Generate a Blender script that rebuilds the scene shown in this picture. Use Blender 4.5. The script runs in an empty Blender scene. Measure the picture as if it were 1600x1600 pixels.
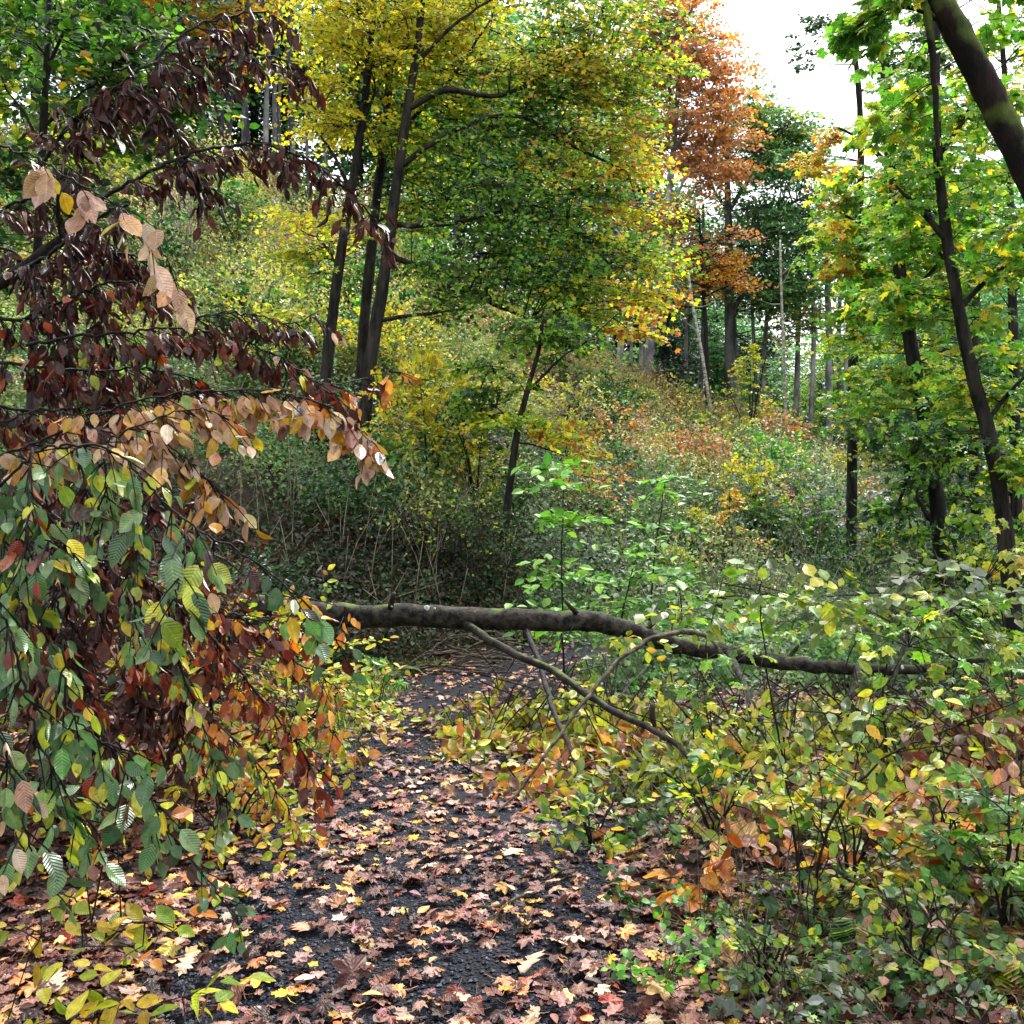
import bpy, math
import numpy as np

# ------------------------------------------------------------------ camera, sky, sun, exposure
sc = bpy.context.scene
COL = sc.collection
rng = np.random.default_rng(11)
CAMZ = 1.55
FOV = math.radians(55.0)
F = 800.0 / math.tan(FOV / 2)
cam = bpy.data.cameras.new('camera')
cam.angle = FOV
cam.clip_start = 0.05
cam.clip_end = 600
cam_ob = bpy.data.objects.new('camera', cam)
cam_ob.location = (0, 0, CAMZ)
cam_ob.rotation_euler = (math.radians(90), 0, 0)
COL.objects.link(cam_ob)
sc.camera = cam_ob

SUN_EL, SUN_AZ = math.radians(52), math.radians(25)
world = bpy.data.worlds.new('World')
sc.world = world
world.use_nodes = True
wn, wl = world.node_tree.nodes, world.node_tree.links
bg = wn['Background']
sky = wn.new('ShaderNodeTexSky')
sky.sky_type = 'NISHITA'
sky.sun_disc = False
sky.sun_elevation = SUN_EL
sky.sun_rotation = SUN_AZ
sky.air_density = 1.0
sky.dust_density = 4.0
sky.ozone_density = 1.0
wmix = wn.new('ShaderNodeMix')
wmix.data_type = 'RGBA'
wmix.inputs[0].default_value = 0.72          # cloud cover over the clear sky
wl.new(sky.outputs[0], wmix.inputs[6])
wmix.inputs[7].default_value = (10.5, 10.7, 11.0, 1)
wtc = wn.new('ShaderNodeTexCoord')
wsep = wn.new('ShaderNodeSeparateXYZ')
wl.new(wtc.outputs['Generated'], wsep.inputs[0])
wgr = wn.new('ShaderNodeMapRange')            # overcast sky: the zenith is about three times as bright as the horizon
wgr.inputs[1].default_value = 0.0; wgr.inputs[2].default_value = 1.0
wgr.inputs[3].default_value = 0.5; wgr.inputs[4].default_value = 1.5
wl.new(wsep.outputs[2], wgr.inputs[0])
wsc = wn.new('ShaderNodeVectorMath'); wsc.operation = 'SCALE'
wl.new(wmix.outputs[2], wsc.inputs[0]); wl.new(wgr.outputs[0], wsc.inputs[3])
wl.new(wsc.outputs[0], bg.inputs['Color'])
bg.inputs['Strength'].default_value = 0.05

sun = bpy.data.lights.new('sun', 'SUN')
sun.energy = 1.5
sun.angle = math.radians(18)
sun.color = (1.0, 0.975, 0.94)
sun_ob = bpy.data.objects.new('sun', sun)
sun_ob.rotation_euler = (math.radians(90) - SUN_EL, 0, math.pi - SUN_AZ)
COL.objects.link(sun_ob)

sc.view_settings.view_transform = 'Standard'
sc.view_settings.look = 'None'
sc.view_settings.gamma = 1.0
sc.view_settings.use_curve_mapping = False
sc.view_settings.exposure = 2.72
sc.render.engine = 'CYCLES'
sc.cycles.max_bounces = 6
sc.cycles.diffuse_bounces = 1
sc.cycles.glossy_bounces = 2
sc.cycles.transmission_bounces = 2
sc.cycles.use_denoising = True

# ------------------------------------------------------------------ helpers
UP = np.array([0, 0, 1.0])


def P(px, py, d):
    return np.array([(px - 800) / F * d, d, CAMZ - (py - 800) / F * d])


def nrm(a):
    return a / np.maximum(np.linalg.norm(a, axis=-1, keepdims=True), 1e-9)


def hexlin(h):
    c = np.array([int(h[i:i + 2], 16) for i in (0, 2, 4)]) / 255.0
    return np.where(c <= 0.04045, c / 12.92, ((c + 0.055) / 1.055) ** 2.4)


PAL = {
    'green': '4a7a20 3c6a1c 5c8c28 33601a 6f9a2e',
    'dkgreen': '28501c 1f421c 355f26 2b5a22',
    'brightgreen': '5fa028 70b030 4c8a24 86bc3a',
    'yellow': 'e0b81c d0a820 e8c830 c0a828 d8c040',
    'ygreen': 'a4b428 90a428 b8c434 789828 c8c838',
    'maple_yg': 'dccc28 c8c430 a4b42e e8d634 b4b82c 8ca830',
    'maple_g': '5a9426 6ca42c 4a8420 84b030 9cb434',
    'orange': 'd07a1c d8902a b8641c c08030 e0a038',
    'rust': 'c88a54 d0925a b87848 d89a58 c08050',
    'wither': '54241a 682e20 7c3c28 40201a 8e5640 5c2a1e',
    'redbrown': '7a2410 8e2c12 a03c16 b8541c 6a2012',
    'tan': 'cc9c80 dcb498 bc8c70 e4c8ac d8a878',
    'tanyellow': 'd8a860 d8a028 e0b440 c88c50 e0bc88 c87838',
    'beechgreen': '4a7240 5c8850 7aa060 98b87c 446a42 6c9650',
    'litter': 'a87060 b88070 8e584a c89a84 744640 c48c60 986460 8a5240 b0747a 5c3c38 80544a c09a8a',
    'litter2': 'd8a434 c8862c d8b458 e0bc40',
    'greybramble': '7a8e7c 8a9a88 6c8070 98a498 5c7858',
    'hillmix': '8a9a40 a8a850 7a9048 b8a860 98a858 c0a468',
    'hilltan': 'b89070 b87a48 a88068 c89858 a89070 c07838',
    'nettle': '4c8038 5c9040 3c6c34 70a050 88a860',
    'darkcover': '2c4424 3c5430 24381f 4c5a38 5a4a34',
    'conifer': '1c3a26 24442c 18321f 2c4c30',
    'farbeech': '4a8444 5c9450 6ca45a 40743c 84b060',
}
DEEP = {'yellow': .75, 'maple_yg': .95, 'tan': .62, 'tanyellow': .6, 'litter2': .6, 'litter': .5, 'ygreen': .82, 'orange': .85, 'rust': 1.1, 'hillmix': .78, 'hilltan': .75, 'greybramble': .66, 'nettle': .62, 'brightgreen': .8, 'beechgreen': .62, 'farbeech': .8, 'maple_g': .78, 'wither': .4}
PAL = {k: np.array([hexlin(h) for h in v.split()]) * DEEP.get(k, .55) for k, v in PAL.items()}


def pick(n, pal, jit=0.16):
    """colours for n leaves; pal is a name or [(name, weight), ...]"""
    if isinstance(pal, str):
        pal = [(pal, 1)]
    w = np.array([p[1] for p in pal], float)
    k = rng.choice(len(pal), n, p=w / w.sum())
    out = np.zeros((n, 3))
    for i, (nm, _) in enumerate(pal):
        m = k == i
        c = PAL[nm]
        out[m] = c[rng.integers(0, len(c), m.sum())]
    return np.clip(out * np.exp(rng.normal(0, jit, (n, 1))) * np.exp(rng.normal(0, 0.05, (n, 3))), 0.004, 0.86)


# ------------------------------------------------------------------ materials
def new_mat(name):
    m = bpy.data.materials.new(name)
    m.use_nodes = True
    m.node_tree.nodes.remove(m.node_tree.nodes['Principled BSDF'])
    return m, m.node_tree.nodes, m.node_tree.links


def leaf_mat(name, rough=0.42, transl=0.38, veins=False, spec=0.5):
    m, n, l = new_mat(name)
    out = n['Material Output']
    at = n.new('ShaderNodeAttribute'); at.attribute_name = 'Col'
    bs = n.new('ShaderNodeBsdfPrincipled')
    bs.inputs['Roughness'].default_value = rough
    bs.inputs['Specular IOR Level'].default_value = spec
    tr = n.new('ShaderNodeBsdfTranslucent')
    mix = n.new('ShaderNodeMixShader'); mix.inputs[0].default_value = transl
    geo = n.new('ShaderNodeNewGeometry')
    nz = n.new('ShaderNodeTexNoise'); nz.inputs['Scale'].default_value = 55; nz.inputs['Detail'].default_value = 3
    l.new(geo.outputs['Position'], nz.inputs['Vector'])
    rmp = n.new('ShaderNodeMapRange')
    rmp.inputs[1].default_value = 0.3; rmp.inputs[2].default_value = 0.7
    rmp.inputs[3].default_value = 0.72; rmp.inputs[4].default_value = 1.18
    l.new(nz.outputs[0], rmp.inputs[0])
    vm = n.new('ShaderNodeVectorMath'); vm.operation = 'SCALE'
    l.new(at.outputs['Color'], vm.inputs[0]); l.new(rmp.outputs[0], vm.inputs[3])
    col = vm.outputs[0]
    if veins:
        nb = n.new('ShaderNodeTexNoise'); nb.inputs['Scale'].default_value = 75; nb.inputs['Detail'].default_value = 4; nb.inputs['Roughness'].default_value = .7
        l.new(geo.outputs['Position'], nb.inputs['Vector'])
        rb = n.new('ShaderNodeMapRange'); rb.inputs[1].default_value = 0.6; rb.inputs[2].default_value = 0.68; rb.inputs[4].default_value = 0.75
        l.new(nb.outputs[0], rb.inputs[0])
        mb = n.new('ShaderNodeMix'); mb.data_type = 'RGBA'
        l.new(rb.outputs[0], mb.inputs[0]); l.new(col, mb.inputs[6]); mb.inputs[7].default_value = (*hexlin('4a2a16'), 1)
        col = mb.outputs[2]
        uv = n.new('ShaderNodeAttribute'); uv.attribute_name = 'luv'
        sep = n.new('ShaderNodeSeparateXYZ'); l.new(uv.outputs['Vector'], sep.inputs[0])
        ab = n.new('ShaderNodeMath'); ab.operation = 'ABSOLUTE'; l.new(sep.outputs[0], ab.inputs[0])
        m1 = n.new('ShaderNodeMath'); m1.operation = 'MULTIPLY_ADD'; m1.inputs[1].default_value = -0.75
        l.new(ab.outputs[0], m1.inputs[0]); l.new(sep.outputs[1], m1.inputs[2])
        m2 = n.new('ShaderNodeMath'); m2.operation = 'MULTIPLY'; m2.inputs[1].default_value = 10.0
        l.new(m1.outputs[0], m2.inputs[0])
        pp = n.new('ShaderNodeMath'); pp.operation = 'PINGPONG'; pp.inputs[1].default_value = 0.5
        l.new(m2.outputs[0], pp.inputs[0])
        vr = n.new('ShaderNodeMapRange')       # lateral veins
        vr.inputs[1].default_value = 0.0; vr.inputs[2].default_value = 0.12
        vr.inputs[3].default_value = 1.18; vr.inputs[4].default_value = 1.0
        l.new(pp.outputs[0], vr.inputs[0])
        mr = n.new('ShaderNodeMapRange')       # midrib
        mr.inputs[1].default_value = 0.0; mr.inputs[2].default_value = 0.03
        mr.inputs[3].default_value = 1.35; mr.inputs[4].default_value = 1.0
        l.new(ab.outputs[0], mr.inputs[0])
        mm = n.new('ShaderNodeMath'); mm.operation = 'MULTIPLY'
        l.new(vr.outputs[0], mm.inputs[0]); l.new(mr.outputs[0], mm.inputs[1])
        v2 = n.new('ShaderNodeVectorMath'); v2.operation = 'SCALE'
        l.new(col, v2.inputs[0]); l.new(mm.outputs[0], v2.inputs[3])
        col = v2.outputs[0]
        bp = n.new('ShaderNodeBump'); bp.inputs['Strength'].default_value = 0.75; bp.inputs['Distance'].default_value = 0.0025
        l.new(pp.outputs[0], bp.inputs['Height'])
        l.new(bp.outputs[0], bs.inputs['Normal'])
    l.new(col, bs.inputs['Base Color']); l.new(col, tr.inputs['Color'])
    l.new(bs.outputs[0], mix.inputs[1]); l.new(tr.outputs[0], mix.inputs[2])
    l.new(mix.outputs[0], out.inputs['Surface'])
    return m


def bark_mat(name, c1, c2, moss=0.0, scale=9.0, rough=0.85, stretch=0.25, bump=0.95, spots=None):
    m, n, l = new_mat(name)
    out = n['Material Output']
    bs = n.new('ShaderNodeBsdfPrincipled'); bs.inputs['Roughness'].default_value = rough
    bs.inputs['Specular IOR Level'].default_value = 0.22
    geo = n.new('ShaderNodeNewGeometry')
    mp = n.new('ShaderNodeMapping'); mp.inputs['Scale'].default_value = (1, 1, stretch)
    l.new(geo.outputs['Position'], mp.inputs['Vector'])
    nz = n.new('ShaderNodeTexNoise'); nz.inputs['Scale'].default_value = scale; nz.inputs['Detail'].default_value = 8
    nz.inputs['Roughness'].default_value = 0.68
    l.new(mp.outputs[0], nz.inputs['Vector'])
    cr = n.new('ShaderNodeValToRGB')
    cr.color_ramp.elements[0].position = 0.42; cr.color_ramp.elements[0].color = (*hexlin(c1), 1)
    cr.color_ramp.elements[1].position = 0.62; cr.color_ramp.elements[1].color = (*hexlin(c2), 1)
    l.new(nz.outputs[0], cr.inputs[0])
    col = cr.outputs[0]
    if moss > 0:
        n2 = n.new('ShaderNodeTexNoise'); n2.inputs['Scale'].default_value = 4.5; n2.inputs['Detail'].default_value = 6
        l.new(geo.outputs['Position'], n2.inputs['Vector'])
        sp = n.new('ShaderNodeSeparateXYZ'); l.new(geo.outputs['Normal'], sp.inputs[0])
        ad = n.new('ShaderNodeMath'); ad.operation = 'MULTIPLY_ADD'; ad.inputs[1].default_value = 0.28
        l.new(sp.outputs[2], ad.inputs[0]); l.new(n2.outputs[0], ad.inputs[2])
        mr = n.new('ShaderNodeMapRange'); mr.inputs[1].default_value = 0.86 - 0.3 * moss; mr.inputs[2].default_value = 1.0 - 0.3 * moss
        l.new(ad.outputs[0], mr.inputs[0])
        mx = n.new('ShaderNodeMix'); mx.data_type = 'RGBA'
        l.new(mr.outputs[0], mx.inputs[0]); l.new(col, mx.inputs[6]); mx.inputs[7].default_value = (*hexlin('4e5c22'), 1)
        col = mx.outputs[2]
    if spots:
        vo = n.new('ShaderNodeTexNoise'); vo.inputs['Scale'].default_value = spots[0]; vo.inputs['Detail'].default_value = 2
        l.new(geo.outputs['Position'], vo.inputs['Vector'])
        mr = n.new('ShaderNodeMapRange'); mr.inputs[1].default_value = spots[1]; mr.inputs[2].default_value = spots[1] + 0.04
        l.new(vo.outputs[0], mr.inputs[0])
        mx = n.new('ShaderNodeMix'); mx.data_type = 'RGBA'
        l.new(mr.outputs[0], mx.inputs[0]); l.new(col, mx.inputs[6]); mx.inputs[7].default_value = (*hexlin(spots[2]), 1)
        col = mx.outputs[2]
    l.new(col, bs.inputs['Base Color'])
    bp = n.new('ShaderNodeBump'); bp.inputs['Strength'].default_value = bump; bp.inputs['Distance'].default_value = 0.04
    l.new(nz.outputs[0], bp.inputs['Height']); l.new(bp.outputs[0], bs.inputs['Normal'])
    l.new(bs.outputs[0], out.inputs['Surface'])
    return m


def ground_mat(name, cols, scale, bump, rough=0.9, fine=60):
    m, n, l = new_mat(name)
    out = n['Material Output']
    bs = n.new('ShaderNodeBsdfPrincipled'); bs.inputs['Roughness'].default_value = rough
    bs.inputs['Specular IOR Level'].default_value = 0.2
    geo = n.new('ShaderNodeNewGeometry')
    nz = n.new('ShaderNodeTexNoise'); nz.inputs['Scale'].default_value = scale; nz.inputs['Detail'].default_value = 10
    nz.inputs['Roughness'].default_value = 0.75
    l.new(geo.outputs['Position'], nz.inputs['Vector'])
    cr = n.new('ShaderNodeValToRGB')
    el = cr.color_ramp.elements
    for i, c in enumerate(cols):
        pos = 0.3 + 0.4 * i / (len(cols) - 1)
        e = el[i] if i < 2 else el.new(pos)
        e.position = pos; e.color = (*hexlin(c), 1)
    l.new(nz.outputs[0], cr.inputs[0])
    vo = n.new('ShaderNodeTexVoronoi'); vo.inputs['Scale'].default_value = fine
    l.new(geo.outputs['Position'], vo.inputs['Vector'])
    mx = n.new('ShaderNodeMix'); mx.data_type = 'RGBA'; mx.blend_type = 'MULTIPLY'; mx.inputs[0].default_value = 0.35
    l.new(cr.outputs[0], mx.inputs[6]); l.new(vo.outputs['Color'], mx.inputs[7])
    l.new(mx.outputs[2], bs.inputs['Base Color'])
    bp = n.new('ShaderNodeBump'); bp.inputs['Strength'].default_value = bump; bp.inputs['Distance'].default_value = 0.02
    l.new(vo.outputs['Distance'], bp.inputs['Height']); l.new(bp.outputs[0], bs.inputs['Normal'])
    l.new(bs.outputs[0], out.inputs['Surface'])
    return m


M_LEAF = leaf_mat('leaf_far', 0.45, 0.55)
M_NEAR = leaf_mat('leaf_veined', 0.38, 0.45, veins=True, spec=0.5)
M_DRY = leaf_mat('leaf_withered', 0.4, 0.2, veins=True, spec=0.5)
M_LITTER = leaf_mat('leaf_fallen', 0.52, 0.12, veins=True, spec=0.32)
M_SHRUB = leaf_mat('leaf_undergrowth', 0.5, 0.42, spec=0.35)
M_BARK = bark_mat('bark_dark', '090807', '322e27', moss=0.3)
M_BEECH = bark_mat('bark_beech', '5a5a60', 'a09c98', moss=0.05, scale=3, stretch=0.5, bump=0.2)
M_FARDARK = bark_mat('bark_far_dark', '0e0d0c', '262421', moss=0.2, scale=4)
M_FARGREY = bark_mat('bark_far_grey', '2c2c2e', '5c5a5a', scale=4)
M_GREENB = leaf_mat('leaf_bough', 0.35, 0.25, veins=True, spec=0.75)
M_BIRCH = bark_mat('bark_birch', '5c5850', 'a8a498', scale=7, stretch=2.5, bump=0.2)
M_MOSSY = bark_mat('bark_mossy', '070504', '241912', moss=1.25, scale=12, bump=0.9)
M_LOG = bark_mat('bark_fallen', '070605', '3c372e', moss=0.25, scale=16, stretch=1, bump=0.8, spots=(7.5, 0.72, 'a8ac9c'))
M_TWIG = bark_mat('twig', '0a0706', '20170f', scale=20, rough=0.6)
M_PALETWIG = bark_mat('pale_twig', '5a5044', '988c78', scale=20, rough=0.7)
M_DEADWOOD = bark_mat('dead_wood', '2c2620', '6a5f50', scale=18, stretch=1, moss=0.1)
M_LICHEN = bark_mat('lichen', '6c7068', 'a0a498', scale=40, bump=0.1)
M_SOIL = ground_mat('soil', ['0e0a08', '1e1510', '33231a', '42301f'], 3.0, 0.8, fine=35)
M_PATH = ground_mat('path_gravel', ['0b0c10', '13151c', '1c1f2a', '262934'], 6.0, 1.0, rough=0.85, fine=85)
M_STONE = ground_mat('gravel_stone', ['10121a', '1c1f2a', '2a2e3c', '3c4252'], 30.0, 0.2, rough=0.45, fine=200)
M_MOSSG = leaf_mat('grass_blade', 0.5, 0.3)

# ------------------------------------------------------------------ mesh building


def link(o, parent=None):
    COL.objects.link(o)
    if parent is not None:
        o.parent = parent
    return o


def mesh_obj(name, V, T, mat, parent=None, origin=None, col=None, uv=None, smooth=True):
    V = np.asarray(V, float); T = np.asarray(T, np.int64)
    if origin is None:
        origin = np.zeros(3) if parent is None else np.array(parent.location)
    V = V - origin
    me = bpy.data.meshes.new(name)
    me.vertices.add(len(V)); me.vertices.foreach_set('co', V.astype(np.float32).ravel())
    me.loops.add(T.size); me.loops.foreach_set('vertex_index', T.astype(np.int32).ravel())
    me.polygons.add(len(T)); me.polygons.foreach_set('loop_start', np.arange(0, T.size, 3, dtype=np.int32))
    me.polygons.foreach_set('use_smooth', np.full(len(T), smooth))
    if col is not None:
        a = me.attributes.new('Col', 'FLOAT_COLOR', 'POINT')
        c4 = np.ones((len(V), 4), np.float32); c4[:, :3] = col
        a.data.foreach_set('color', c4.ravel())
    if uv is not None:
        a = me.attributes.new('luv', 'FLOAT_VECTOR', 'POINT')
        u3 = np.zeros((len(V), 3), np.float32); u3[:, :2] = uv
        a.data.foreach_set('vector', u3.ravel())
    me.update(calc_edges=True)
    me.materials.append(mat)
    o = bpy.data.objects.new(name, me)
    if parent is None:
        o.location = origin
    return link(o, parent)


def tag(o, label=None, cat=None, group=None, kind=None):
    if label: o['label'] = label
    if cat: o['category'] = cat
    if group: o['group'] = group
    if kind: o['kind'] = kind
    return o


def thing(name, label, cat, loc, group=None):
    o = bpy.data.objects.new(name, None)
    o.empty_display_size = 0.2
    o.location = tuple(float(v) for v in loc)
    link(o)
    return tag(o, label, cat, group)


class Buf:
    """collects triangles (with colours and leaf coordinates) for one mesh"""
    def __init__(s):
        s.V, s.T, s.C, s.U, s.n = [], [], [], [], 0

    def add(s, V, T, C=None, U=None):
        s.V.append(V); s.T.append(T + s.n); s.n += len(V)
        s.C.append(np.zeros((len(V), 3)) if C is None else C)
        s.U.append(np.zeros((len(V), 2)) if U is None else U)

    def build(s, name, mat, parent=None, origin=None, leaf=False, smooth=True):
        if not s.V:
            return None
        return mesh_obj(name, np.concatenate(s.V), np.concatenate(s.T), mat, parent, origin,
                        np.concatenate(s.C) if leaf else None, np.concatenate(s.U) if leaf else None, smooth)


# ---- leaf templates: base at the origin, tip at +y, face towards +z
def T_kite(w=0.34, fold=0.09):
    v = np.array([[0, 0, 0], [w, .45, fold], [0, 1, 0], [-w, .45, fold]])
    return dict(v=v, t=np.array([[0, 1, 2], [0, 2, 3]]), w=np.array([0, 1, 1, 1.]), uv=v[:, :2])


def grid_leaf(rows, prof, fold=0.1, droop=0.15, wave=0.0, curl=0.0, pleat=0.0, cols=2):
    """an ovate leaf of rows x (2*cols+1) points"""
    ys = np.linspace(0, 1, rows)
    v, w, uv = [], [], []
    for i, y in enumerate(ys):
        hw = np.interp(y, [p[0] for p in prof], [p[1] for p in prof])
        for j in range(-cols, cols + 1):
            s = j / cols
            x = s * hw
            z = fold * abs(s) * hw * 2 - droop * y * y + wave * math.sin(y * 9 + j) * hw
            z += pleat * math.cos((y - 0.75 * abs(x)) * 10 * math.pi * 2) * min(1, abs(s) * 3) * (1 if 0 < i < rows - 1 else 0)
            if curl:
                ang = s * curl
                rad = hw / max(abs(curl), .05)
                x = math.sin(ang) * rad
                z = (1 - math.cos(ang)) * rad - droop * y * y + wave * math.sin(y * 8) * .1
            v.append((x, y, z)); w.append(max(abs(s), y * y * .8)); uv.append((s * hw, y))
    t = []
    W = 2 * cols + 1
    for i in range(rows - 1):
        for j in range(W - 1):
            a = i * W + j
            t += [(a, a + 1, a + W + 1), (a, a + W + 1, a + W)]
    return dict(v=np.array(v), t=np.array(t), w=np.array(w), uv=np.array(uv))


OVATE = [(0, 0.015), (.08, .14), (.25, .26), (.45, .305), (.65, .265), (.85, .14), (1, .01)]
T_OVAL = grid_leaf(4, [(0, .01), (.3, .3), (.65, .28), (1, .01)], .12, .12, cols=1)
T_OVALW = grid_leaf(4, [(0, .01), (.3, .38), (.65, .34), (1, .01)], .1, .1, wave=.1, cols=1)
T_BEECH = [grid_leaf(11, OVATE, .10, d, wave=w, pleat=.006) for d, w in ((.12, .03), (.3, .06), (-.1, .08))]
T_CURL = [grid_leaf(9, [(0, .015), (.1, .14), (.3, .27), (.5, .3), (.75, .22), (1, .02)], 0, d, wave=w, curl=c)
          for d, w, c in ((.1, .4, 1.6), (.35, .3, 2.3), (-.2, .5, 1.2), (.25, .5, 2.8))]


def maple_template(detail=2, droop=.25, crumple=0.0, seed=0, stalk=True):
    r = np.random.default_rng(seed)
    if detail == 2:
        half = [(0, 1.0), (6, .82), (13, .80), (17, .70), (24, .60), (32, .68), (38, .72), (44, .84), (52, .98), (57, .78), (66, .72),
                (72, .63), (80, .55), (92, .6), (104, .66), (112, .74), (120, .56), (136, .46), (155, .36), (172, .16)]
    elif detail == 1:
        half = [(0, 1.0), (14, .76), (25, .6), (40, .76), (52, .96), (64, .74), (80, .55), (110, .74), (135, .5), (170, .16)]
    else:
        half = [(0, 1.0), (25, .6), (52, .92), (80, .56), (112, .68), (165, .2)]
    pts = half + [(-a, q) for a, q in reversed(half[1:])]
    a = np.radians([p[0] for p in pts]); q = np.array([p[1] for p in pts])
    if crumple:
        q = q * (1 + r.normal(0, .06, len(q)))
    x, y = np.sin(a) * q * .6, np.cos(a) * q * .6
    c = np.array([[0, .0, 0]])
    z = -droop * q ** 2 * .5 + (r.normal(0, crumple, len(q)) if crumple else 0) + .06 * (q < .6)
    ring = np.c_[x, y, z]
    mid = np.c_[x * .5, y * .5, z * .25 + (r.normal(0, crumple * .5, len(q)) if crumple else 0) + .03 * (q < .6)]
    n = len(pts)
    if detail == 0:
        v = np.r_[c, ring]
        t = [(0, 1 + (i + 1) % n, 1 + i) for i in range(n)]
        w = np.r_[0, np.ones(n)]
    else:
        v = np.r_[c, mid, ring]
        t = [(0, 1 + (i + 1) % n, 1 + i) for i in range(n)]
        for i in range(n):
            j = (i + 1) % n
            t += [(1 + i, 1 + j, 1 + n + j), (1 + i, 1 + n + j, 1 + n + i)]
        w = np.r_[0, np.full(n, .4), np.ones(n)]
    v = v + np.array([0, .38, 0])
    if stalk:
        k = len(v)
        zz = v[0, 2]
        s = np.array([[-.012, .38, zz - .004], [.012, .38, zz - .004], [.05, -.02, zz - .05], [.03, -.02, zz - .05], [.12, -.34, zz], [.105, -.34, zz]])
        v = np.r_[v, s]
        t += [(k, k + 1, k + 2), (k, k + 2, k + 3), (k + 3, k + 2, k + 4), (k + 3, k + 4, k + 5)]
        w = np.r_[w, np.full(6, .5)]
    uv = np.c_[v[:, 0], v[:, 1] - .3]
    return dict(v=v, t=np.array(t), w=w, uv=uv)


def oak_template(crumple=.02, seed=0):
    r = np.random.default_rng(seed)
    o = [(0, .0), (.06, .05), (.24, .2), (.13, .28), (.38, .42), (.15, .52), (.36, .66), (.13, .74), (.24, .86), (.07, .9), (.0, 1.0)]
    v = [(0, y, 0) for _, y in o]
    v += [(x, y, .05 * x) for x, y in o] + [(-x, y - .02, .05 * x) for x, y in o]
    v = np.array(v); n = len(o)
    v[:, 2] += r.normal(0, crumple, len(v)) - .12 * (v[:, 1] - .5) ** 2 * r.uniform(-1, 2)
    t = []
    for i in range(n - 1):
        t += [(i, n + i, n + i + 1), (i, n + i + 1, i + 1), (i, 2 * n + i + 1, 2 * n + i), (i, i + 1, 2 * n + i + 1)]
    return dict(v=v, t=np.array(t), w=np.r_[np.zeros(n), np.ones(2 * n)], uv=v[:, :2])


T_KITE = T_kite()
T_KITEW = T_kite(.42, .12)
T_MAPLE0 = maple_template(0, stalk=False)
T_MAPLE1 = [maple_template(1, .3, .02, s, False) for s in (1, 2)]
T_MAPLE2 = [maple_template(2, d, .03, s) for s, d in ((3, .35), (4, .15), (5, .5))]
T_FALLEN = [maple_template(2, d, .028, 10 + i) for i, d in enumerate((.05, .2, -.3, .45, -.12, .3))]
T_FALLEN_LO = [maple_template(1, d, .035, 30 + i, False) for i, d in enumerate((.1, .3, -.3, .5))]
T_OAK = [oak_template(.02, i) for i in range(3)]


def scatter(buf, tpl, pos, axis, normal, size, col, col2=None, edge=0.0):
    """one template copied to every position; tpl may be a list"""
    if isinstance(tpl, list):
        k = rng.integers(0, len(tpl), len(pos))
        for i, t in enumerate(tpl):
            m = k == i
            if m.any():
                scatter(buf, t, pos[m], axis[m], normal[m], size[m], col[m], None if col2 is None else col2[m], edge)
        return
    N = len(pos)
    if N == 0:
        return
    a = nrm(axis)
    n = normal - a * np.sum(normal * a, 1, keepdims=True)
    n = nrm(n + 1e-5)
    s = np.cross(a, n)
    v = tpl['v'] * 1.0
    V = (v[None, :, 0, None] * s[:, None] + v[None, :, 1, None] * a[:, None] + v[None, :, 2, None] * n[:, None]) * size[:, None, None] + pos[:, None]
    k = len(v)
    T = (tpl['t'][None] + (np.arange(N) * k)[:, None, None]).reshape(-1, 3)
    C = np.repeat(col[:, None], k, 1)
    if col2 is not None:
        w = (tpl['w'] ** 2 * edge)[None, :, None]
        C = C * (1 - w) + col2[:, None] * w
    U = np.broadcast_to(tpl['uv'][None], (N, k, 2))
    buf.add(V.reshape(-1, 3), T, C.reshape(-1, 3), U.reshape(-1, 2))


def catmull(pts, per=6):
    p = np.asarray(pts, float)
    if len(p) < 3:
        return np.array([p[0] + (p[-1] - p[0]) * t for t in np.linspace(0, 1, per + 1)])
    q = np.vstack([2 * p[0] - p[1], p, 2 * p[-1] - p[-2]])
    out = []
    for i in range(1, len(q) - 2):
        for t in np.linspace(0, 1, per, endpoint=False):
            a, b, c, d = q[i - 1], q[i], q[i + 1], q[i + 2]
            out.append(.5 * (2 * b + (c - a) * t + (2 * a - 5 * b + 4 * c - d) * t * t + (3 * b - a - 3 * c + d) * t ** 3))
    out.append(p[-1])
    return np.array(out)


def tube(buf, pts, radii, seg=7, per=6, rough=0.08, wob=0.0, cap=True):
    p = catmull(pts, per)
    n = len(p)
    r = np.interp(np.linspace(0, 1, n), np.linspace(0, 1, len(radii)), radii)
    if wob:
        p[1:-1] += rng.normal(0, wob, (n - 2, 3))
    tan = nrm(np.gradient(p, axis=0))
    ref = np.array([0.31, 0.92, 0.23])
    ref = ref if abs(tan[0] @ ref) < .9 else np.array([1., 0, 0])
    s = nrm(np.cross(tan[0], ref)); V = []
    for i in range(n):
        s = nrm(s - tan[i] * (s @ tan[i]))
        b = np.cross(tan[i], s)
        an = np.linspace(0, 2 * np.pi, seg, endpoint=False)
        rr = r[i] * (1 + rng.normal(0, rough, seg))
        V.append(p[i] + (np.cos(an) * rr)[:, None] * s + (np.sin(an) * rr)[:, None] * b)
    V = np.concatenate(V)
    T = []
    for i in range(n - 1):
        for j in range(seg):
            a, b2 = i * seg + j, i * seg + (j + 1) % seg
            T += [(a, b2, b2 + seg), (a, b2 + seg, a + seg)]
    if cap:
        V = np.vstack([V, p[0], p[-1]])
        for j in range(seg):
            T += [(len(V) - 2, (j + 1) % seg, j), (len(V) - 1, (n - 1) * seg + j, (n - 1) * seg + (j + 1) % seg)]
    buf.add(V, np.array(T))
    return p


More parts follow.
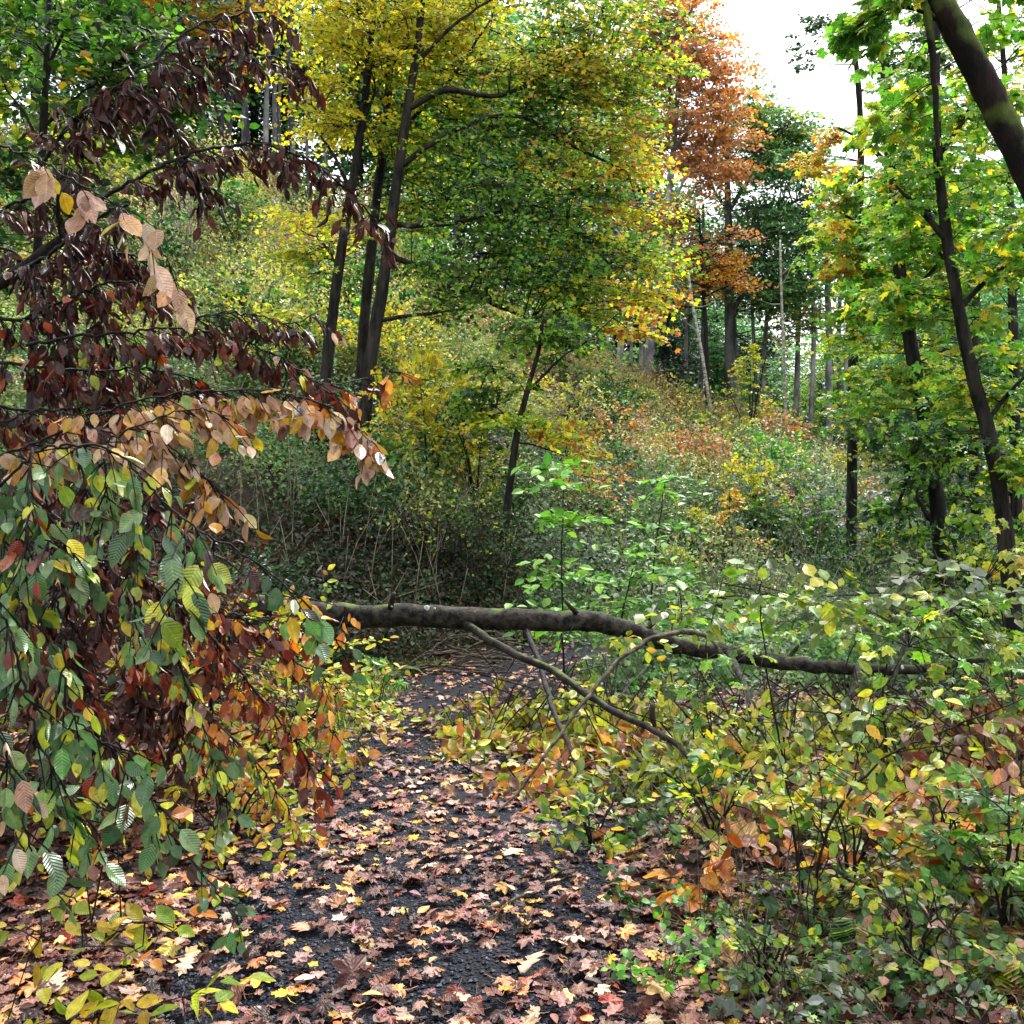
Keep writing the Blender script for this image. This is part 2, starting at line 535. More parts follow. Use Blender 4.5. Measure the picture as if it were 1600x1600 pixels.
def twigs(buf, P0, P1, r0, r1, sag=0.0):
    """many thin three-sided twigs at once"""
    N = len(P0)
    if N == 0:
        return
    d = nrm(P1 - P0)
    s = nrm(np.cross(d, np.array([.3, .8, .52]))); b = np.cross(d, s)
    an = np.array([0, 2.09, 4.19])
    mid = (P0 + P1) / 2 + np.array([0, 0, 1.]) * (sag * np.linalg.norm(P1 - P0, axis=1))[:, None]
    rings = []
    for c, r in ((P0, r0), (mid, (r0 + r1) / 2), (P1, r1)):
        rings.append(c[:, None] + (np.cos(an)[None, :, None] * s[:, None] + np.sin(an)[None, :, None] * b[:, None]) * np.reshape(r, (-1, 1, 1)))
    V = np.concatenate(rings, 1)
    t = []
    for i in range(2):
        for j in range(3):
            a, c = i * 3 + j, i * 3 + (j + 1) % 3
            t += [(a, c, c + 3), (a, c + 3, a + 3)]
    T = (np.array(t)[None] + (np.arange(N) * 9)[:, None, None]).reshape(-1, 3)
    buf.add(V.reshape(-1, 3), T)


def sprays(buf, start, dirv, length, normal, k, size, tpl, pal, twigbuf=None, droop=.25, hang=0.0, tilt=.35, col2=None, edge=0.0, jit=.16, pals=None, tr=.003):
    """S leafy twigs with k leaves each, leaves set alternately on both sides"""
    S = len(start)
    if S == 0:
        return
    dirv = nrm(dirv)
    n = nrm(normal - dirv * np.sum(normal * dirv, 1, keepdims=True) + 1e-6)
    side = np.cross(dirv, n)
    t = (np.arange(k) + .6) / k
    t = np.clip(t[None] + rng.normal(0, .25 / k, (S, k)), .02, 1)
    L = np.reshape(length, (-1, 1)) * np.ones((S, 1))
    pos = start[:, None] + dirv[:, None] * (L * t)[..., None] - UP * (droop * L * t * t)[..., None]
    sg = np.where((np.arange(k)[None] + rng.integers(0, 2, (S, 1))) % 2 == 0, 1., -1.)
    ax = dirv[:, None] * (.55 + .5 * (t > .9))[..., None] + side[:, None] * (sg * .8)[..., None] - UP * hang + rng.normal(0, .28, (S, k, 3))
    nn = n[:, None] + rng.normal(0, tilt, (S, k, 3))
    sz = np.reshape(size, (-1, 1)) * rng.uniform(.65, 1.2, (S, k))
    c = pick(S * k, pal, jit) if pals is None else np.concatenate([pick(k, p, jit) for p in pals])
    cc = None if col2 is None else pick(S * k, col2)
    scatter(buf, tpl, pos.reshape(-1, 3), ax.reshape(-1, 3), nn.reshape(-1, 3), sz.ravel(), c, cc, edge)
    if twigbuf is not None:
        e = start + dirv * L - UP * droop * L
        twigs(twigbuf, start, e, np.full(S, tr), np.full(S, tr * .4), .25 * droop)


def ball(n, shell=.35):
    d = nrm(rng.normal(0, 1, (n, 3)))
    return d * (rng.uniform(0, 1, (n, 1)) ** shell)


# ------------------------------------------------------------------ ground
def vnoise(x, y, s, seed=0):
    """smooth lattice noise in 0..1"""
    xs, ys = np.asarray(x, float) / s + 100 + seed * 7.3, np.asarray(y, float) / s + 100 + seed * 3.1
    i, j = np.floor(xs).astype(int), np.floor(ys).astype(int)
    f, g = xs - i, ys - j
    f, g = f * f * (3 - 2 * f), g * g * (3 - 2 * g)

    def h(a, b):
        k = (a * 374761393 + b * 668265263 + seed * 1442695) & 0x7fffffff
        k = ((k ^ (k >> 13)) * 1274126177) & 0x7fffffff
        return (k ^ (k >> 16)) % 10007 / 10007.
    return (h(i, j) * (1 - f) + h(i + 1, j) * f) * (1 - g) + (h(i, j + 1) * (1 - f) + h(i + 1, j + 1) * f) * g


PATH = np.array([(-4, -.1), (0, -.2), (3, -.32), (6, -.5), (9.2, -.35), (12, 1.2), (15, 3.6), (20, 8), (26, 14)])


def path_x(y):
    return np.interp(y, PATH[:, 0], PATH[:, 1])


def terrain(x, y):
    x, y = np.asarray(x, float), np.asarray(y, float)
    s = np.clip(.36 - .02 * x, .05, .62)
    foot = 11.2 - .35 * np.clip(-x, 0, 4) + .5 * np.clip(x, 0, 6)
    u = y - foot
    up = np.where(u > 0, np.sqrt(u * u + 1.2) - 1.1, 0)
    up = np.maximum(up, 0)
    top = 31.5 - foot
    h = s * np.minimum(up, top) + s * .22 * np.maximum(up - top, 0)
    near = np.clip((np.abs(x - path_x(y)) - .9) / 1.5, 0, 1)
    h = h + near * (.22 * vnoise(x, y, 1.1, 1) + .10) * np.clip(y / 4, .3, 1) + .55 * vnoise(x, y, 3.2, 2) * np.clip(u / 5, 0, 1)
    dp = np.abs(x - path_x(y))
    h = h - .04 * np.clip(1.0 - dp, 0, .3) / .3 * (y < 24)
    return h


def gz(x, y):
    return float(terrain(x, y))


def grid_sheet(xs, ys, zf):
    X, Y = np.meshgrid(xs, ys)
    V = np.c_[X.ravel(), Y.ravel(), zf(X, Y).ravel()]
    w = len(xs)
    i, j = np.meshgrid(np.arange(len(ys) - 1), np.arange(w - 1), indexing='ij')
    a = (i * w + j).ravel()
    return V, np.r_[np.c_[a, a + 1, a + w + 1], np.c_[a, a + w + 1, a + w]]


xs = np.r_[np.linspace(-90, -12, 40)[:-1], np.linspace(-12, 12, 200), np.linspace(12, 90, 40)[1:]]
ys = np.r_[np.linspace(-12, 1, 14)[:-1], np.linspace(1, 16, 150), np.linspace(16, 45, 90)[1:], np.linspace(45, 160, 40)[1:]]
V, T = grid_sheet(xs, ys, terrain)
GROUND_LOW = float(V[:, 2].min())
tag(mesh_obj('ground', V, T, M_SOIL), kind='structure')

ty = np.linspace(-3, 11.6, 220)
us = np.linspace(-1, 1, 17)
hw = .82 + .12 * np.sin(ty * 1.7) + .08 * np.sin(ty * 3.9 + 1)
PX = path_x(ty)[:, None] + us[None] * hw[:, None]
PY = np.repeat(ty[:, None], 17, 1)
PZ = .012 + .02 * (vnoise(PX, PY, .5, 5) - .5) - .025 * np.abs(us[None]) ** 4
Vp = np.c_[PX.ravel(), PY.ravel(), PZ.ravel() + np.maximum(terrain(PX, PY) + .03, 0).ravel()]
i, j = np.meshgrid(np.arange(219), np.arange(16), indexing='ij')
a = (i * 17 + j).ravel()
tag(mesh_obj('path', Vp, np.r_[np.c_[a, a + 1, a + 18], np.c_[a, a + 18, a + 17]], M_PATH), kind='structure')


def ground_z(x, y):
    """top of soil or path"""
    return np.where(np.abs(x - path_x(y)) < .85, np.maximum(terrain(x, y) + .045, .012), terrain(x, y))


# gravel on the path near the camera
ns = 16000
gy = 2.3 + 5.2 * rng.uniform(0, 1, ns) ** 1.4
gx = path_x(gy) + rng.uniform(-.95, .95, ns)
oct_v = np.array([[1, 0, 0], [0, 1, 0], [-1, 0, 0], [0, -1, 0], [0, 0, 1], [0, 0, -1.]])
oct_t = np.array([[0, 1, 4], [1, 2, 4], [2, 3, 4], [3, 0, 4], [1, 0, 5], [2, 1, 5], [3, 2, 5], [0, 3, 5]])
sv = oct_v[None] * rng.uniform(.6, 1.3, (ns, 6, 1)) * np.array([1, 1, .6]) * (rng.uniform(.0045, .0125, (ns, 1, 1)))
an = rng.uniform(0, 6.28, ns)
ca, sa = np.cos(an)[:, None], np.sin(an)[:, None]
sv = np.stack([sv[..., 0] * ca - sv[..., 1] * sa, sv[..., 0] * sa + sv[..., 1] * ca, sv[..., 2]], -1)
sv += np.c_[gx, gy, ground_z(gx, gy) + .003][:, None]
tag(mesh_obj('gravel', sv.reshape(-1, 3), (oct_t[None] + (np.arange(ns) * 6)[:, None, None]).reshape(-1, 3), M_STONE, smooth=False), kind='stuff')


# ------------------------------------------------------------------ trees
def make_tree(name, label, cat, trunk, r, lobes, tpl, leaf, d, limbs=(), bark=M_BARK, group=None, k=11, spray=.45, mat=M_LEAF, dep=1.0,
              twig=True, tilt=.4, hang=.1, droop=.25, seg=9, ground=True, upr=.6, edge=None, flat=1.0, dens_=1.0, over=()):
    """trunk: [(px, py)] from the foot up, at distance d; lobes: (px, py, rx, ry, number of sprays, palette[, depth offset])"""
    pts = [P(q[0], q[1], d + (q[2] if len(q) > 2 else 0)) for q in trunk]
    if ground:
        pts[0][2] = gz(pts[0][0], pts[0][1]) - .15
    base = pts[0].copy(); base[2] += .15 if ground else 0
    root = thing(name, label, cat, base, group)
    b = Buf()
    cp = tube(b, pts, [r[0] * 1.25, r[0]] + [r[0] + (r[1] - r[0]) * i / max(1, len(pts) - 2) for i in range(1, len(pts) - 1)], seg=seg, rough=.05)
    b.build('trunk', bark, root)
    skel = [cp]
    for lb in limbs:
        lp = [P(q[0], q[1], d + (q[2] if len(q) > 2 else 0)) for q in lb[1:]]
        bb = Buf()
        skel.append(tube(bb, lp, [lb[0], lb[0] * .35], seg=6, rough=.06, wob=.004 * d / 10))
        bb.build('branch', bark, root)
    skel = np.concatenate(skel)
    leaves = Buf()
    for lo in lobes:
        tw = Buf()
        px, py, rx, ry, n, pal = lo[:6]
        dd = lo[6] if len(lo) > 6 else 0
        D = d + dd
        c = P(px, py, D)
        R = np.array([rx / F * D, max(rx, ry) / F * D * dep, ry / F * D])
        # a few layered tiers inside each lobe: gaps open between them
        n = int(n * dens_)
        nt = max(3, n // 9)
        tc = c + ball(nt, .5) * R * 1.12
        ti = rng.integers(0, nt, n)
        st = tc[ti] + rng.normal(0, 1, (n, 3)) * R * np.array([.32, .32, .055 * flat])
        ax = cp[np.argmin(np.abs(cp[None, :, 2] - st[:, None, 2]), 1)]
        out = nrm(st - ax)
        dv = out * np.array([1, 1, .3]) + rng.normal(0, .45, (n, 3)) * np.array([1, 1, .35])
        nn = UP * upr + rng.normal(0, .35, (n, 3)) - np.array([0, .25, 0])
        sprays(leaves, st, dv, spray * rng.uniform(.6, 1.25, n), nn, k, np.full(n, leaf), tpl, pal, tw if twig else None, droop, hang, tilt,
               col2=edge, edge=.6 if edge else 0, tr=.0025 if d < 12 else .005)
        if twig:      # twigs join the sprays to the nearest wood
            near = skel[np.argmin(((skel[None] - (tc - UP * .3 * R[2])[:, None]) ** 2).sum(-1), 1)]
            twigs(tw, near, tc, np.full(nt, .009 * d / 10), np.full(nt, .004 * d / 10), .04)
            twigs(tw, tc[ti], st, np.full(n, .004 * d / 10), np.full(n, .0025 * d / 10), .05)
            tw.build('twig', bark, root)
    for (wx, wy, wz, wr, n, pal) in over:                     # unseen boughs above and behind the camera, added to block sky light
        c = np.array([wx, wy, wz])
        st = c + ball(n, .5) * [wr, wr, wr * .35]
        s0 = skel[np.argmin(((skel - c) ** 2).sum(-1))]
        bb = Buf(); tube(bb, [s0, (s0 + c) / 2 + UP * .4, c], [.05, .015], seg=6)
        bb.build('branch', bark, root)
        sprays(leaves, st, (st - c) * [1, 1, 0] + rng.normal(0, .5, (n, 3)) * [1, 1, .2], .6, UP + rng.normal(0, .3, (n, 3)), 9, np.full(n, .15), tpl, pal, None, .2, .1, .3)
    leaves.build('crown', mat, root, leaf=True, smooth=False)
    return root


# ---- far wood on the hill top -------------------------------------------------
make_tree('beech_tree', 'tall beech with rusty orange crown against the white sky', 'tree',
          [(1005, 625), (1018, 520), (1032, 420), (1046, 300), (1058, 160), (1070, 20), (1076, -90)], (.15, .05),
          [(1052, 30, 44, 50, 320, [('rust', 2), ('orange', 3), ('tan', 1)]), (1068, 110, 62, 50, 460, [('rust', 2), ('orange', 3), ('tan', 1)]), (1080, 200, 66, 50, 400, [('rust', 2), ('orange', 3), ('tan', 1)]), (1098, 270, 45, 28, 130, [('rust', 2), ('orange', 1)]),
           (1040, -60, 40, 60, 130, 'rust'), (1030, 170, 30, 100, 160, [('rust', 1), ('farbeech', 1)])],
          T_KITEW, .16, 33, [(.06, (1040, 340), (1075, 270), (1110, 240)), (.06, (1050, 240), (1090, 180), (1120, 120)), (.06, (1056, 180), (1040, 120), (1020, 60))],
          bark=M_BEECH, spray=.7, k=9, upr=.5)
make_tree('beech_tree', 'large dark green beech with stout straight trunk and low spreading limbs', 'tree',
          [(1140, 655), (1141, 560), (1140, 460), (1138, 340), (1137, 240), (1150, 170)], (.22, .05),
          [(1205, 330, 90, 70, 620, 'farbeech'), (1180, 430, 95, 55, 480, 'farbeech'), (1195, 235, 60, 60, 420, [('farbeech', 4), ('ygreen', 1)]), (1165, 165, 22, 50, 130, [('farbeech', 2), ('ygreen', 1)]),
           (1230, 470, 60, 45, 240, [('farbeech', 2), ('ygreen', 1)]), (1120, 380, 40, 60, 200, 'farbeech', 2), (1232, 200, 22, 35, 70, [('farbeech', 2), ('ygreen', 1)]), (1170, 540, 60, 40, 60, 'conifer', 3)],
          T_KITEW, .17, 36, [(.12, (1142, 500), (1160, 462), (1190, 440), (1240, 420)), (.1, (1140, 420), (1175, 370), (1215, 330), (1250, 310)), (.1, (1138, 330), (1170, 280), (1200, 220)),
                            (.07, (1138, 330), (1118, 300), (1098, 260)), (.07, (1141, 470), (1120, 440), (1095, 430))], bark=M_FARGREY, spray=1.0, k=9)
make_tree('beech_tree', 'thin beech with hanging amber foliage in front of the stout dark trunk', 'tree',
          [(1106, 640), (1104, 540), (1098, 430), (1092, 330)], (.07, .03),
          [(1095, 380, 50, 36, 130, [('orange', 2), ('tan', 1)]), (1098, 430, 52, 38, 170, [('orange', 3), ('yellow', 1)]), (1060, 345, 50, 22, 90, [('orange', 1), ('ygreen', 1)]), (1050, 480, 40, 20, 50, [('orange', 2), ('ygreen', 1)])],
          T_KITE, .13, 31, bark=M_FARDARK, spray=.7, k=8)
make_tree('beech_tree', 'grey beech stem by the ridge with yellow-green foliage', 'tree',
          [(964, 605), (968, 560), (974, 480), (980, 380)], (.12, .08),
          [(990, 400, 60, 50, 160, [('ygreen', 1), ('farbeech', 2)]), (950, 330, 70, 60, 160, 'farbeech')], T_KITE, .15, 34, bark=M_BEECH, spray=.9, k=8)
make_tree('beech_tree', 'straight bluish trunk under yellowing boughs on the far slope', 'tree',
          [(1296, 600), (1295, 520), (1293, 440), (1290, 300)], (.12, .09),
          [(1270, 400, 60, 40, 130, [('ygreen', 2), ('farbeech', 1)]), (1330, 330, 70, 70, 200, [('ygreen', 1), ('farbeech', 2)]), (1265, 500, 45, 30, 70, [('yellow', 1), ('ygreen', 2)])],
          T_KITE, .14, 36, bark=M_BEECH, spray=.9, k=8)


def pole(name, label, pts, d, r0, r1, bark, group=None, snags=3):
    q = [P(a, b, d) for a, b in pts]
    q[0][2] = gz(q[0][0], q[0][1]) - .1
    root = thing(name, label, 'tree', q[0], group)
    b = Buf(); cp = tube(b, q, [r0, r1], seg=7, rough=.04)
    b.build('trunk', bark, root)
    for i in range(snags):
        s = cp[int(len(cp) * rng.uniform(.45, .95))]
        e = s + np.array([rng.uniform(-.7, .7), rng.uniform(-.3, .3), rng.uniform(.1, .6)])
        bb = Buf(); tube(bb, [s, (s + e) / 2 - [0, 0, .06], e], [r1 * .5, .006], seg=5, per=3)
        bb.build('branch', bark, root)
    return root


pole('birch_tree', 'pale bare birch pole leaning across in front of the wood', [(1117, 662), (1098, 560), (1083, 480), (1076, 430)], 28, .05, .034, M_BIRCH)
pole('birch_tree', 'slender white birch stem standing upright beside the stout beech', [(1229, 662), (1225, 560), (1221, 460), (1219, 375)], 28, .046, .03, M_BIRCH, snags=5)

# narrow bare forest trunks further back, seen between the crowns
far_lab = {0: 'slim dark forest trunk in the far wood behind the hillside', 1: 'slim grey forest trunk in the far wood behind the hillside'}
trunk_px = [(340, 322, 150, 12, 0), (352, 318, 120, 10, 0), (366, 316, 140, 9, 0), (394, 372, 90, 11, 0), (466, 384, 110, 9, 0), (446, 350, 120, 7, 0), (484, 332, 120, 6, 0),
            (432, 340, 60, 8, 0), (510, 380, 150, 8, 0), (378, 330, 80, 8, 0), (880, 440, 280, 8, 0), (852, 470, 250, 9, 0), (1092, 600, 440, 7, 0), (1240, 590, 480, 9, 1),
            (1156, 600, 480, 7, 1), (1045, 590, 430, 10, 0), (930, 560, 380, 8, 0), (1320, 600, 430, 8, 0), (1186, 560, 440, 6, 0), (950, 590, 480, 7, 1), (700, 430, 230, 9, 0), (760, 450, 250, 8, 0),
            (300, 300, 90, 9, 0), (260, 290, 60, 10, 0), (1345, 560, 380, 8, 0), (1000, 600, 400, 9, 1), (1026, 610, 420, 10, 1), (1070, 620, 430, 7, 1), (1195, 630, 470, 7, 1), (1262, 610, 450, 8, 1), (985, 590, 470, 6, 1), (1310, 600, 420, 7, 1), (415, 395, 150, 10, 1)]
for (px, pb, pt, w, kind) in trunk_px:
    d = rng.uniform(35, 38.5)
    q0, q1 = P(px, pb, d), P(px + rng.uniform(-26, 26), pt - 120, d)
    q0[2] = gz(q0[0], q0[1]) - .2
    rr = w / F * d / 2
    root = thing('forest_tree', far_lab[kind], 'tree', q0, 'slim %s trunks in the far wood' % ('grey' if kind else 'dark'))
    b = Buf(); tube(b, [q0, (q0 + q1) / 2 + rng.normal(0, .22, 3), q1], [rr, rr * .9, rr * .6], seg=6, rough=.04, per=5)
    b.build('trunk', M_BEECH if kind else M_FARGREY, root)

# far crowns: one beech and one spruce of each kind, copied along the hill top
def crown_tree(pal, seedlab, h=11., rad=2.7, n=620, leaf=.2, conifer=False):
    b = Buf(); lv = Buf()
    tube(b, [(0, 0, -.3), (.1, .1, h * .5), (0, 0, h)], [.18, .12, .04], seg=7)
    if conifer:
        nt = 26
        for i in range(nt):
            z = h * (.08 + .9 * i / nt); rr = rad * (1 - i / nt) * .95 + .2
            m = int(10 + 14 * (1 - i / nt))
            an = rng.uniform(0, 6.28, m)
            dv = np.c_[np.cos(an), np.sin(an), np.full(m, -.25)]
            st = np.c_[np.zeros(m), np.zeros(m), np.full(m, z) + rng.normal(0, .1, m)] + dv * .1
            sprays(lv, st, dv, rr * rng.uniform(.7, 1.1, m), np.tile(UP, (m, 1)), 14, np.full(m, .3), T_kite(.12, .02), pal, None, .2, .3, .3)
    else:
        st = ball(n, .4) * np.array([rad, rad, h * .4]) + np.array([0, 0, h * .6])
        dv = st * np.array([1, 1, 0]) + rng.normal(0, .6, (n, 3)) * np.array([1, 1, .3])
        sprays(lv, st, dv, rng.uniform(.5, 1.1, n), UP + rng.normal(0, .4, (n, 3)), 10, np.full(n, leaf), T_KITEW, pal, None, .2, .1, .5)
    return b, lv


def copy_tree(root):
    r = root.copy(); COL.objects.link(r)
    for c in root.children:
        k = c.copy(); COL.objects.link(k); k.parent = r
    return r


protos = {}
def far_crown(key, px, pbase, d, scale, label, group, rot=0):
    x, y, _ = P(px, 800, d)
    if key not in protos:
        pal, con = {'beech': ('farbeech', False), 'spruce': ('conifer', True), 'gold': ([('orange', 2), ('yellow', 1), ('ygreen', 1)], False), 'dark': ([('farbeech', 1), ('conifer', 2)], False),
                    'lime': ([('ygreen', 2), ('farbeech', 1)], False)}[key]
        root = thing('spruce_tree' if con else 'broadleaf_tree', label, 'tree', (0, 0, 0), group)
        b, lv = crown_tree(pal, 0, conifer=con)
        b.build('trunk', M_FARDARK, root); lv.build('crown', M_LEAF, root, leaf=True, smooth=False)
        protos[key] = root
    else:
        root = copy_tree(protos[key])
    root.location = (x, y, gz(x, y) - .1 + pbase)
    root.rotation_euler = (0, 0, rot); root.scale = (scale, scale, scale * rng.uniform(.95, 1.2))
    tag(root, label, 'tree', group)


G_B, G_D, G_S = 'broadleaf trees filling the far wood', 'dark broadleaf trees in the far wood', 'dark spruces in the far wood'
L_B, L_D, L_S = 'mid green broadleaf tree deep in the far wood', 'dark green broadleaf tree deep in the far wood', 'dark spruce with drooping tiers in the far wood'
for px, d, s in [(560, 42, 1.1), (640, 44, 1.3), (720, 40, 1.2), (800, 43, 1.3), (870, 40, 1.1), (930, 44, 1.3), (1330, 46, .75), (1410, 40, .9), (1480, 38, 1.2), (1560, 38, 1.2), (300, 42, 1.2), (230, 38, 1.2), (150, 38, 1.1), (60, 36, 1.1), (-20, 36, 1.1), (1620, 36, 1.1), (1250, 50, .8), (1110, 47, .9), (1190, 49, .75), (1150, 43, .5), (1090, 44, .6), (1225, 44, .45), (1270, 46, .5)]:
    far_crown('beech', px, 0, d, s, L_B, G_B, rng.uniform(0, 6.28))
for px, d, s in [(1440, 26, .5), (1500, 24, .55), (1560, 25, .6), (1620, 22, .6), (1400, 30, .45), (1590, 30, .8), (1470, 32, .7)]:
    far_crown('beech', px, 0, d, s, L_B, G_B, rng.uniform(0, 6.28))
for px, d, s in [(600, 48, 1.5), (690, 50, 1.5), (770, 48, 1.5), (850, 50, 1.5), (970, 48, 1.25), (1010, 52, 1.2), (1300, 52, .7), (1370, 50, .75), (1450, 46, 1.3), (1530, 46, 1.3), (330, 50, 1.3), (250, 46, 1.4), (100, 44, 1.4), (1080, 54, 1.1), (400, 48, 1.3), (1160, 54, .9), (1215, 54, .7)]:
    far_crown('dark', px, 0, d, s, L_D, G_D, rng.uniform(0, 6.28))
for px, d, s in [(1042, 37, .42), (1075, 41, .5), (1010, 41, .45), (905, 44, 1.2), (985, 45, 1.25), (440, 46, 1.2), (385, 45, 1.3), (840, 43, 1.1), (1280, 43, .5), (1200, 45, .55), (660, 42, 1.0), (1120, 45, .6), (1000, 47, 1.35)]:
    far_crown('spruce', px, 0, d, s, L_S, G_S, rng.uniform(0, 6.28))
far_crown('gold', 370, 3.5, 36, .75, 'golden yellow tree crown above the slim trunks behind the withered branches', None)
far_crown('gold', 290, 3.0, 35, .65, 'amber tree crown beside the green one above the withered branches', None, 2.)
far_crown('lime', 1300, 0, 40, .55, 'small lime green tree under the white sky gap', None)

# pale stump on the hill
def stump(px, py, d):
    p = P(px, py, d); p[2] = gz(p[0], p[1])
    b = Buf(); tube(b, [p - UP * .1, p + UP * .25, p + UP * .62 + [.05, 0, 0]], [.19, .15, .13], seg=12, rough=.1, per=4)
    o = b.build('tree_stump', M_PALETWIG, origin=p)
    tag(o, 'pale broken tree stump high on the slope under slim trunks', 'stump')
stump(428, 410, 31)

# ---- the three maple stems in the middle distance -----------------------------
YL, YG, GR = [('maple_yg', 4), ('yellow', 1)], [('maple_yg', 2), ('maple_g', 3)], [('maple_g', 4), ('dkgreen', 2)]
DG = [('dkgreen', 2), ('maple_g', 4)]
make_tree('maple_tree', 'leftmost of the three maple stems with bright yellow leaves', 'tree',
          [(498, 700), (512, 560), (528, 430), (548, 300), (566, 190), (580, 60), (590, -80)], (.095, .045),
          [(560, 60, 85, 70, 190, YL), (530, 130, 70, 60, 130, YL), (620, 30, 80, 60, 150, YL), (560, 190, 60, 50, 90, YL), (500, 345, 50, 35, 60, YL), (490, 400, 55, 30, 60, [('maple_yg', 2), ('maple_g', 1)]),
           (560, -60, 120, 70, 150, YL), (600, 260, 40, 60, 50, YG)],
          T_MAPLE0, .1, 16.2, [(.04, (548, 300), (520, 240), (490, 200)), (.035, (566, 190), (600, 120), (650, 60)), (.03, (530, 420), (505, 380), (470, 360))], dep=.9, dens_=.85, spray=.65)
make_tree('maple_tree', 'middle of the three maple stems under a yellow and green crown', 'tree',
          [(552, 735), (563, 600), (574, 450), (590, 300), (604, 180), (612, 60), (620, -80)], (.105, .045),
          [(700, 80, 85, 70, 180, YL), (720, 20, 90, 50, 140, YL), (680, 170, 80, 50, 130, YG), (650, 230, 60, 40, 80, YG), (760, 110, 70, 60, 120, YG), (700, 300, 80, 50, 120, GR), (640, 350, 50, 50, 70, YG),
           (720, -70, 130, 60, 150, YL)],
          T_MAPLE0, .1, 16.8, [(.05, (596, 250), (640, 190), (700, 130), (770, 25)), (.04, (604, 170), (560, 100), (540, 40)), (.03, (584, 350), (640, 320), (700, 310))], dep=.9, dens_=.8, spray=.65)
make_tree('maple_tree', 'rightmost maple stem carrying the broad green crown spotted with orange', 'tree',
          [(560, 705), (580, 560), (602, 420), (622, 270), (640, 150), (655, 50), (665, -80)], (.11, .045),
          [(830, 60, 100, 70, 230, YG), (930, 60, 90, 70, 200, YG), (880, 150, 90, 55, 190, [('maple_yg', 3), ('yellow', 1), ('orange', .4)]), (960, 160, 60, 60, 110, YG),
           (780, 200, 80, 60, 170, GR), (880, 260, 90, 55, 190, [('maple_yg', 3), ('maple_g', 2), ('orange', .7)]), (970, 280, 60, 60, 120, [('maple_yg', 3), ('orange', 1)]), (750, 300, 90, 50, 150, DG),
           (850, 340, 90, 50, 170, DG), (720, 390, 90, 50, 150, DG), (830, 430, 90, 50, 160, DG), (930, 390, 80, 60, 150, [('maple_yg', 2), ('maple_g', 3)]), (700, 460, 80, 40, 110, DG),
           (900, 480, 80, 45, 120, [('maple_g', 2), ('maple_yg', 2)]), (960, 450, 60, 50, 80, [('maple_yg', 3), ('orange', 1)]), (850, 520, 90, 30, 90, DG), (880, -50, 160, 60, 200, YG)],
          T_MAPLE0, .1, 15.8, [(.055, (636, 170), (700, 140), (780, 150), (880, 110), (980, 130)), (.05, (608, 400), (680, 425), (760, 470), (830, 500)), (.04, (592, 500), (650, 492), (740, 480)),
                                 (.05, (625, 260), (700, 210), (800, 180), (900, 230), (980, 270)), (.045, (612, 350), (700, 350), (800, 330), (900, 360)), (.04, (648, 100), (720, 30), (800, -20))], dep=.8, dens_=.66, spray=.7)

# sapling with a dark crooked stem, nearer
make_tree('maple_tree', 'thin dark leaning sapling with sparse orange and green leaves on the bank', 'tree',
          [(782, 790), (806, 690), (824, 610), (842, 545), (850, 480)], (.05, .02),
          [(960, 500, 50, 30, 26, [('orange', 1), ('maple_yg', 2)]), (900, 545, 60, 30, 30, GR), (820, 640, 60, 40, 40, [('maple_yg', 1), ('maple_g', 1)]), (880, 690, 60, 30, 40, [('maple_yg', 2), ('orange', 1)]), (760, 600, 60, 50, 50, DG), (840, 500, 60, 40, 50, DG)],
          T_MAPLE0, .1, 14, [(.022, (822, 615), (870, 565), (920, 530), (965, 490)), (.016, (806, 690), (850, 700), (900, 720)), (.015, (812, 670), (780, 640), (750, 610))])

# ---- trees on the right -------------------------------------------------------
RG = [('maple_g', 4), ('brightgreen', 2), ('maple_yg', 1)]
RY = [('maple_yg', 2), ('maple_g', 4), ('brightgreen', 1)]
RD = [('dkgreen', 3), ('maple_g', 3)]
make_tree('maple_tree', 'slanting rough trunk right of the clearing with small dense green leaves', 'tree',
          [(1482, 905), (1462, 760), (1438, 620), (1412, 470), (1396, 330), (1388, 200), (1380, 60), (1376, -90)], (.085, .045),
          [(1375, 290, 50, 40, 70, [('maple_yg', 2), ('orange', .7), ('maple_g', 2)]), (1355, 330, 70, 50, 120, RY), (1400, 400, 80, 60, 150, RG), (1380, 500, 70, 50, 110, RG), (1440, 100, 50, 60, 90, RD),
           (1450, 250, 70, 70, 130, RG), (1335, 385, 40, 40, 50, [('maple_yg', 2), ('orange', .6)]), (1480, 400, 70, 80, 120, RD), (1390, 600, 60, 50, 80, RG), (1420, 720, 60, 50, 80, RD), (1420, 800, 50, 40, 50, RD), (1480, 600, 60, 70, 90, RY)],
          T_MAPLE0, .1, 11, [(.045, (1450, 690), (1420, 740), (1400, 800)), (.035, (1475, 850), (1440, 790), (1412, 740)), (.035, (1405, 400), (1360, 360), (1310, 330)), (.03, (1392, 260), (1350, 220), (1310, 200)), (.03, (1412, 470), (1460, 420), (1500, 380))], spray=.32, dens_=.72)
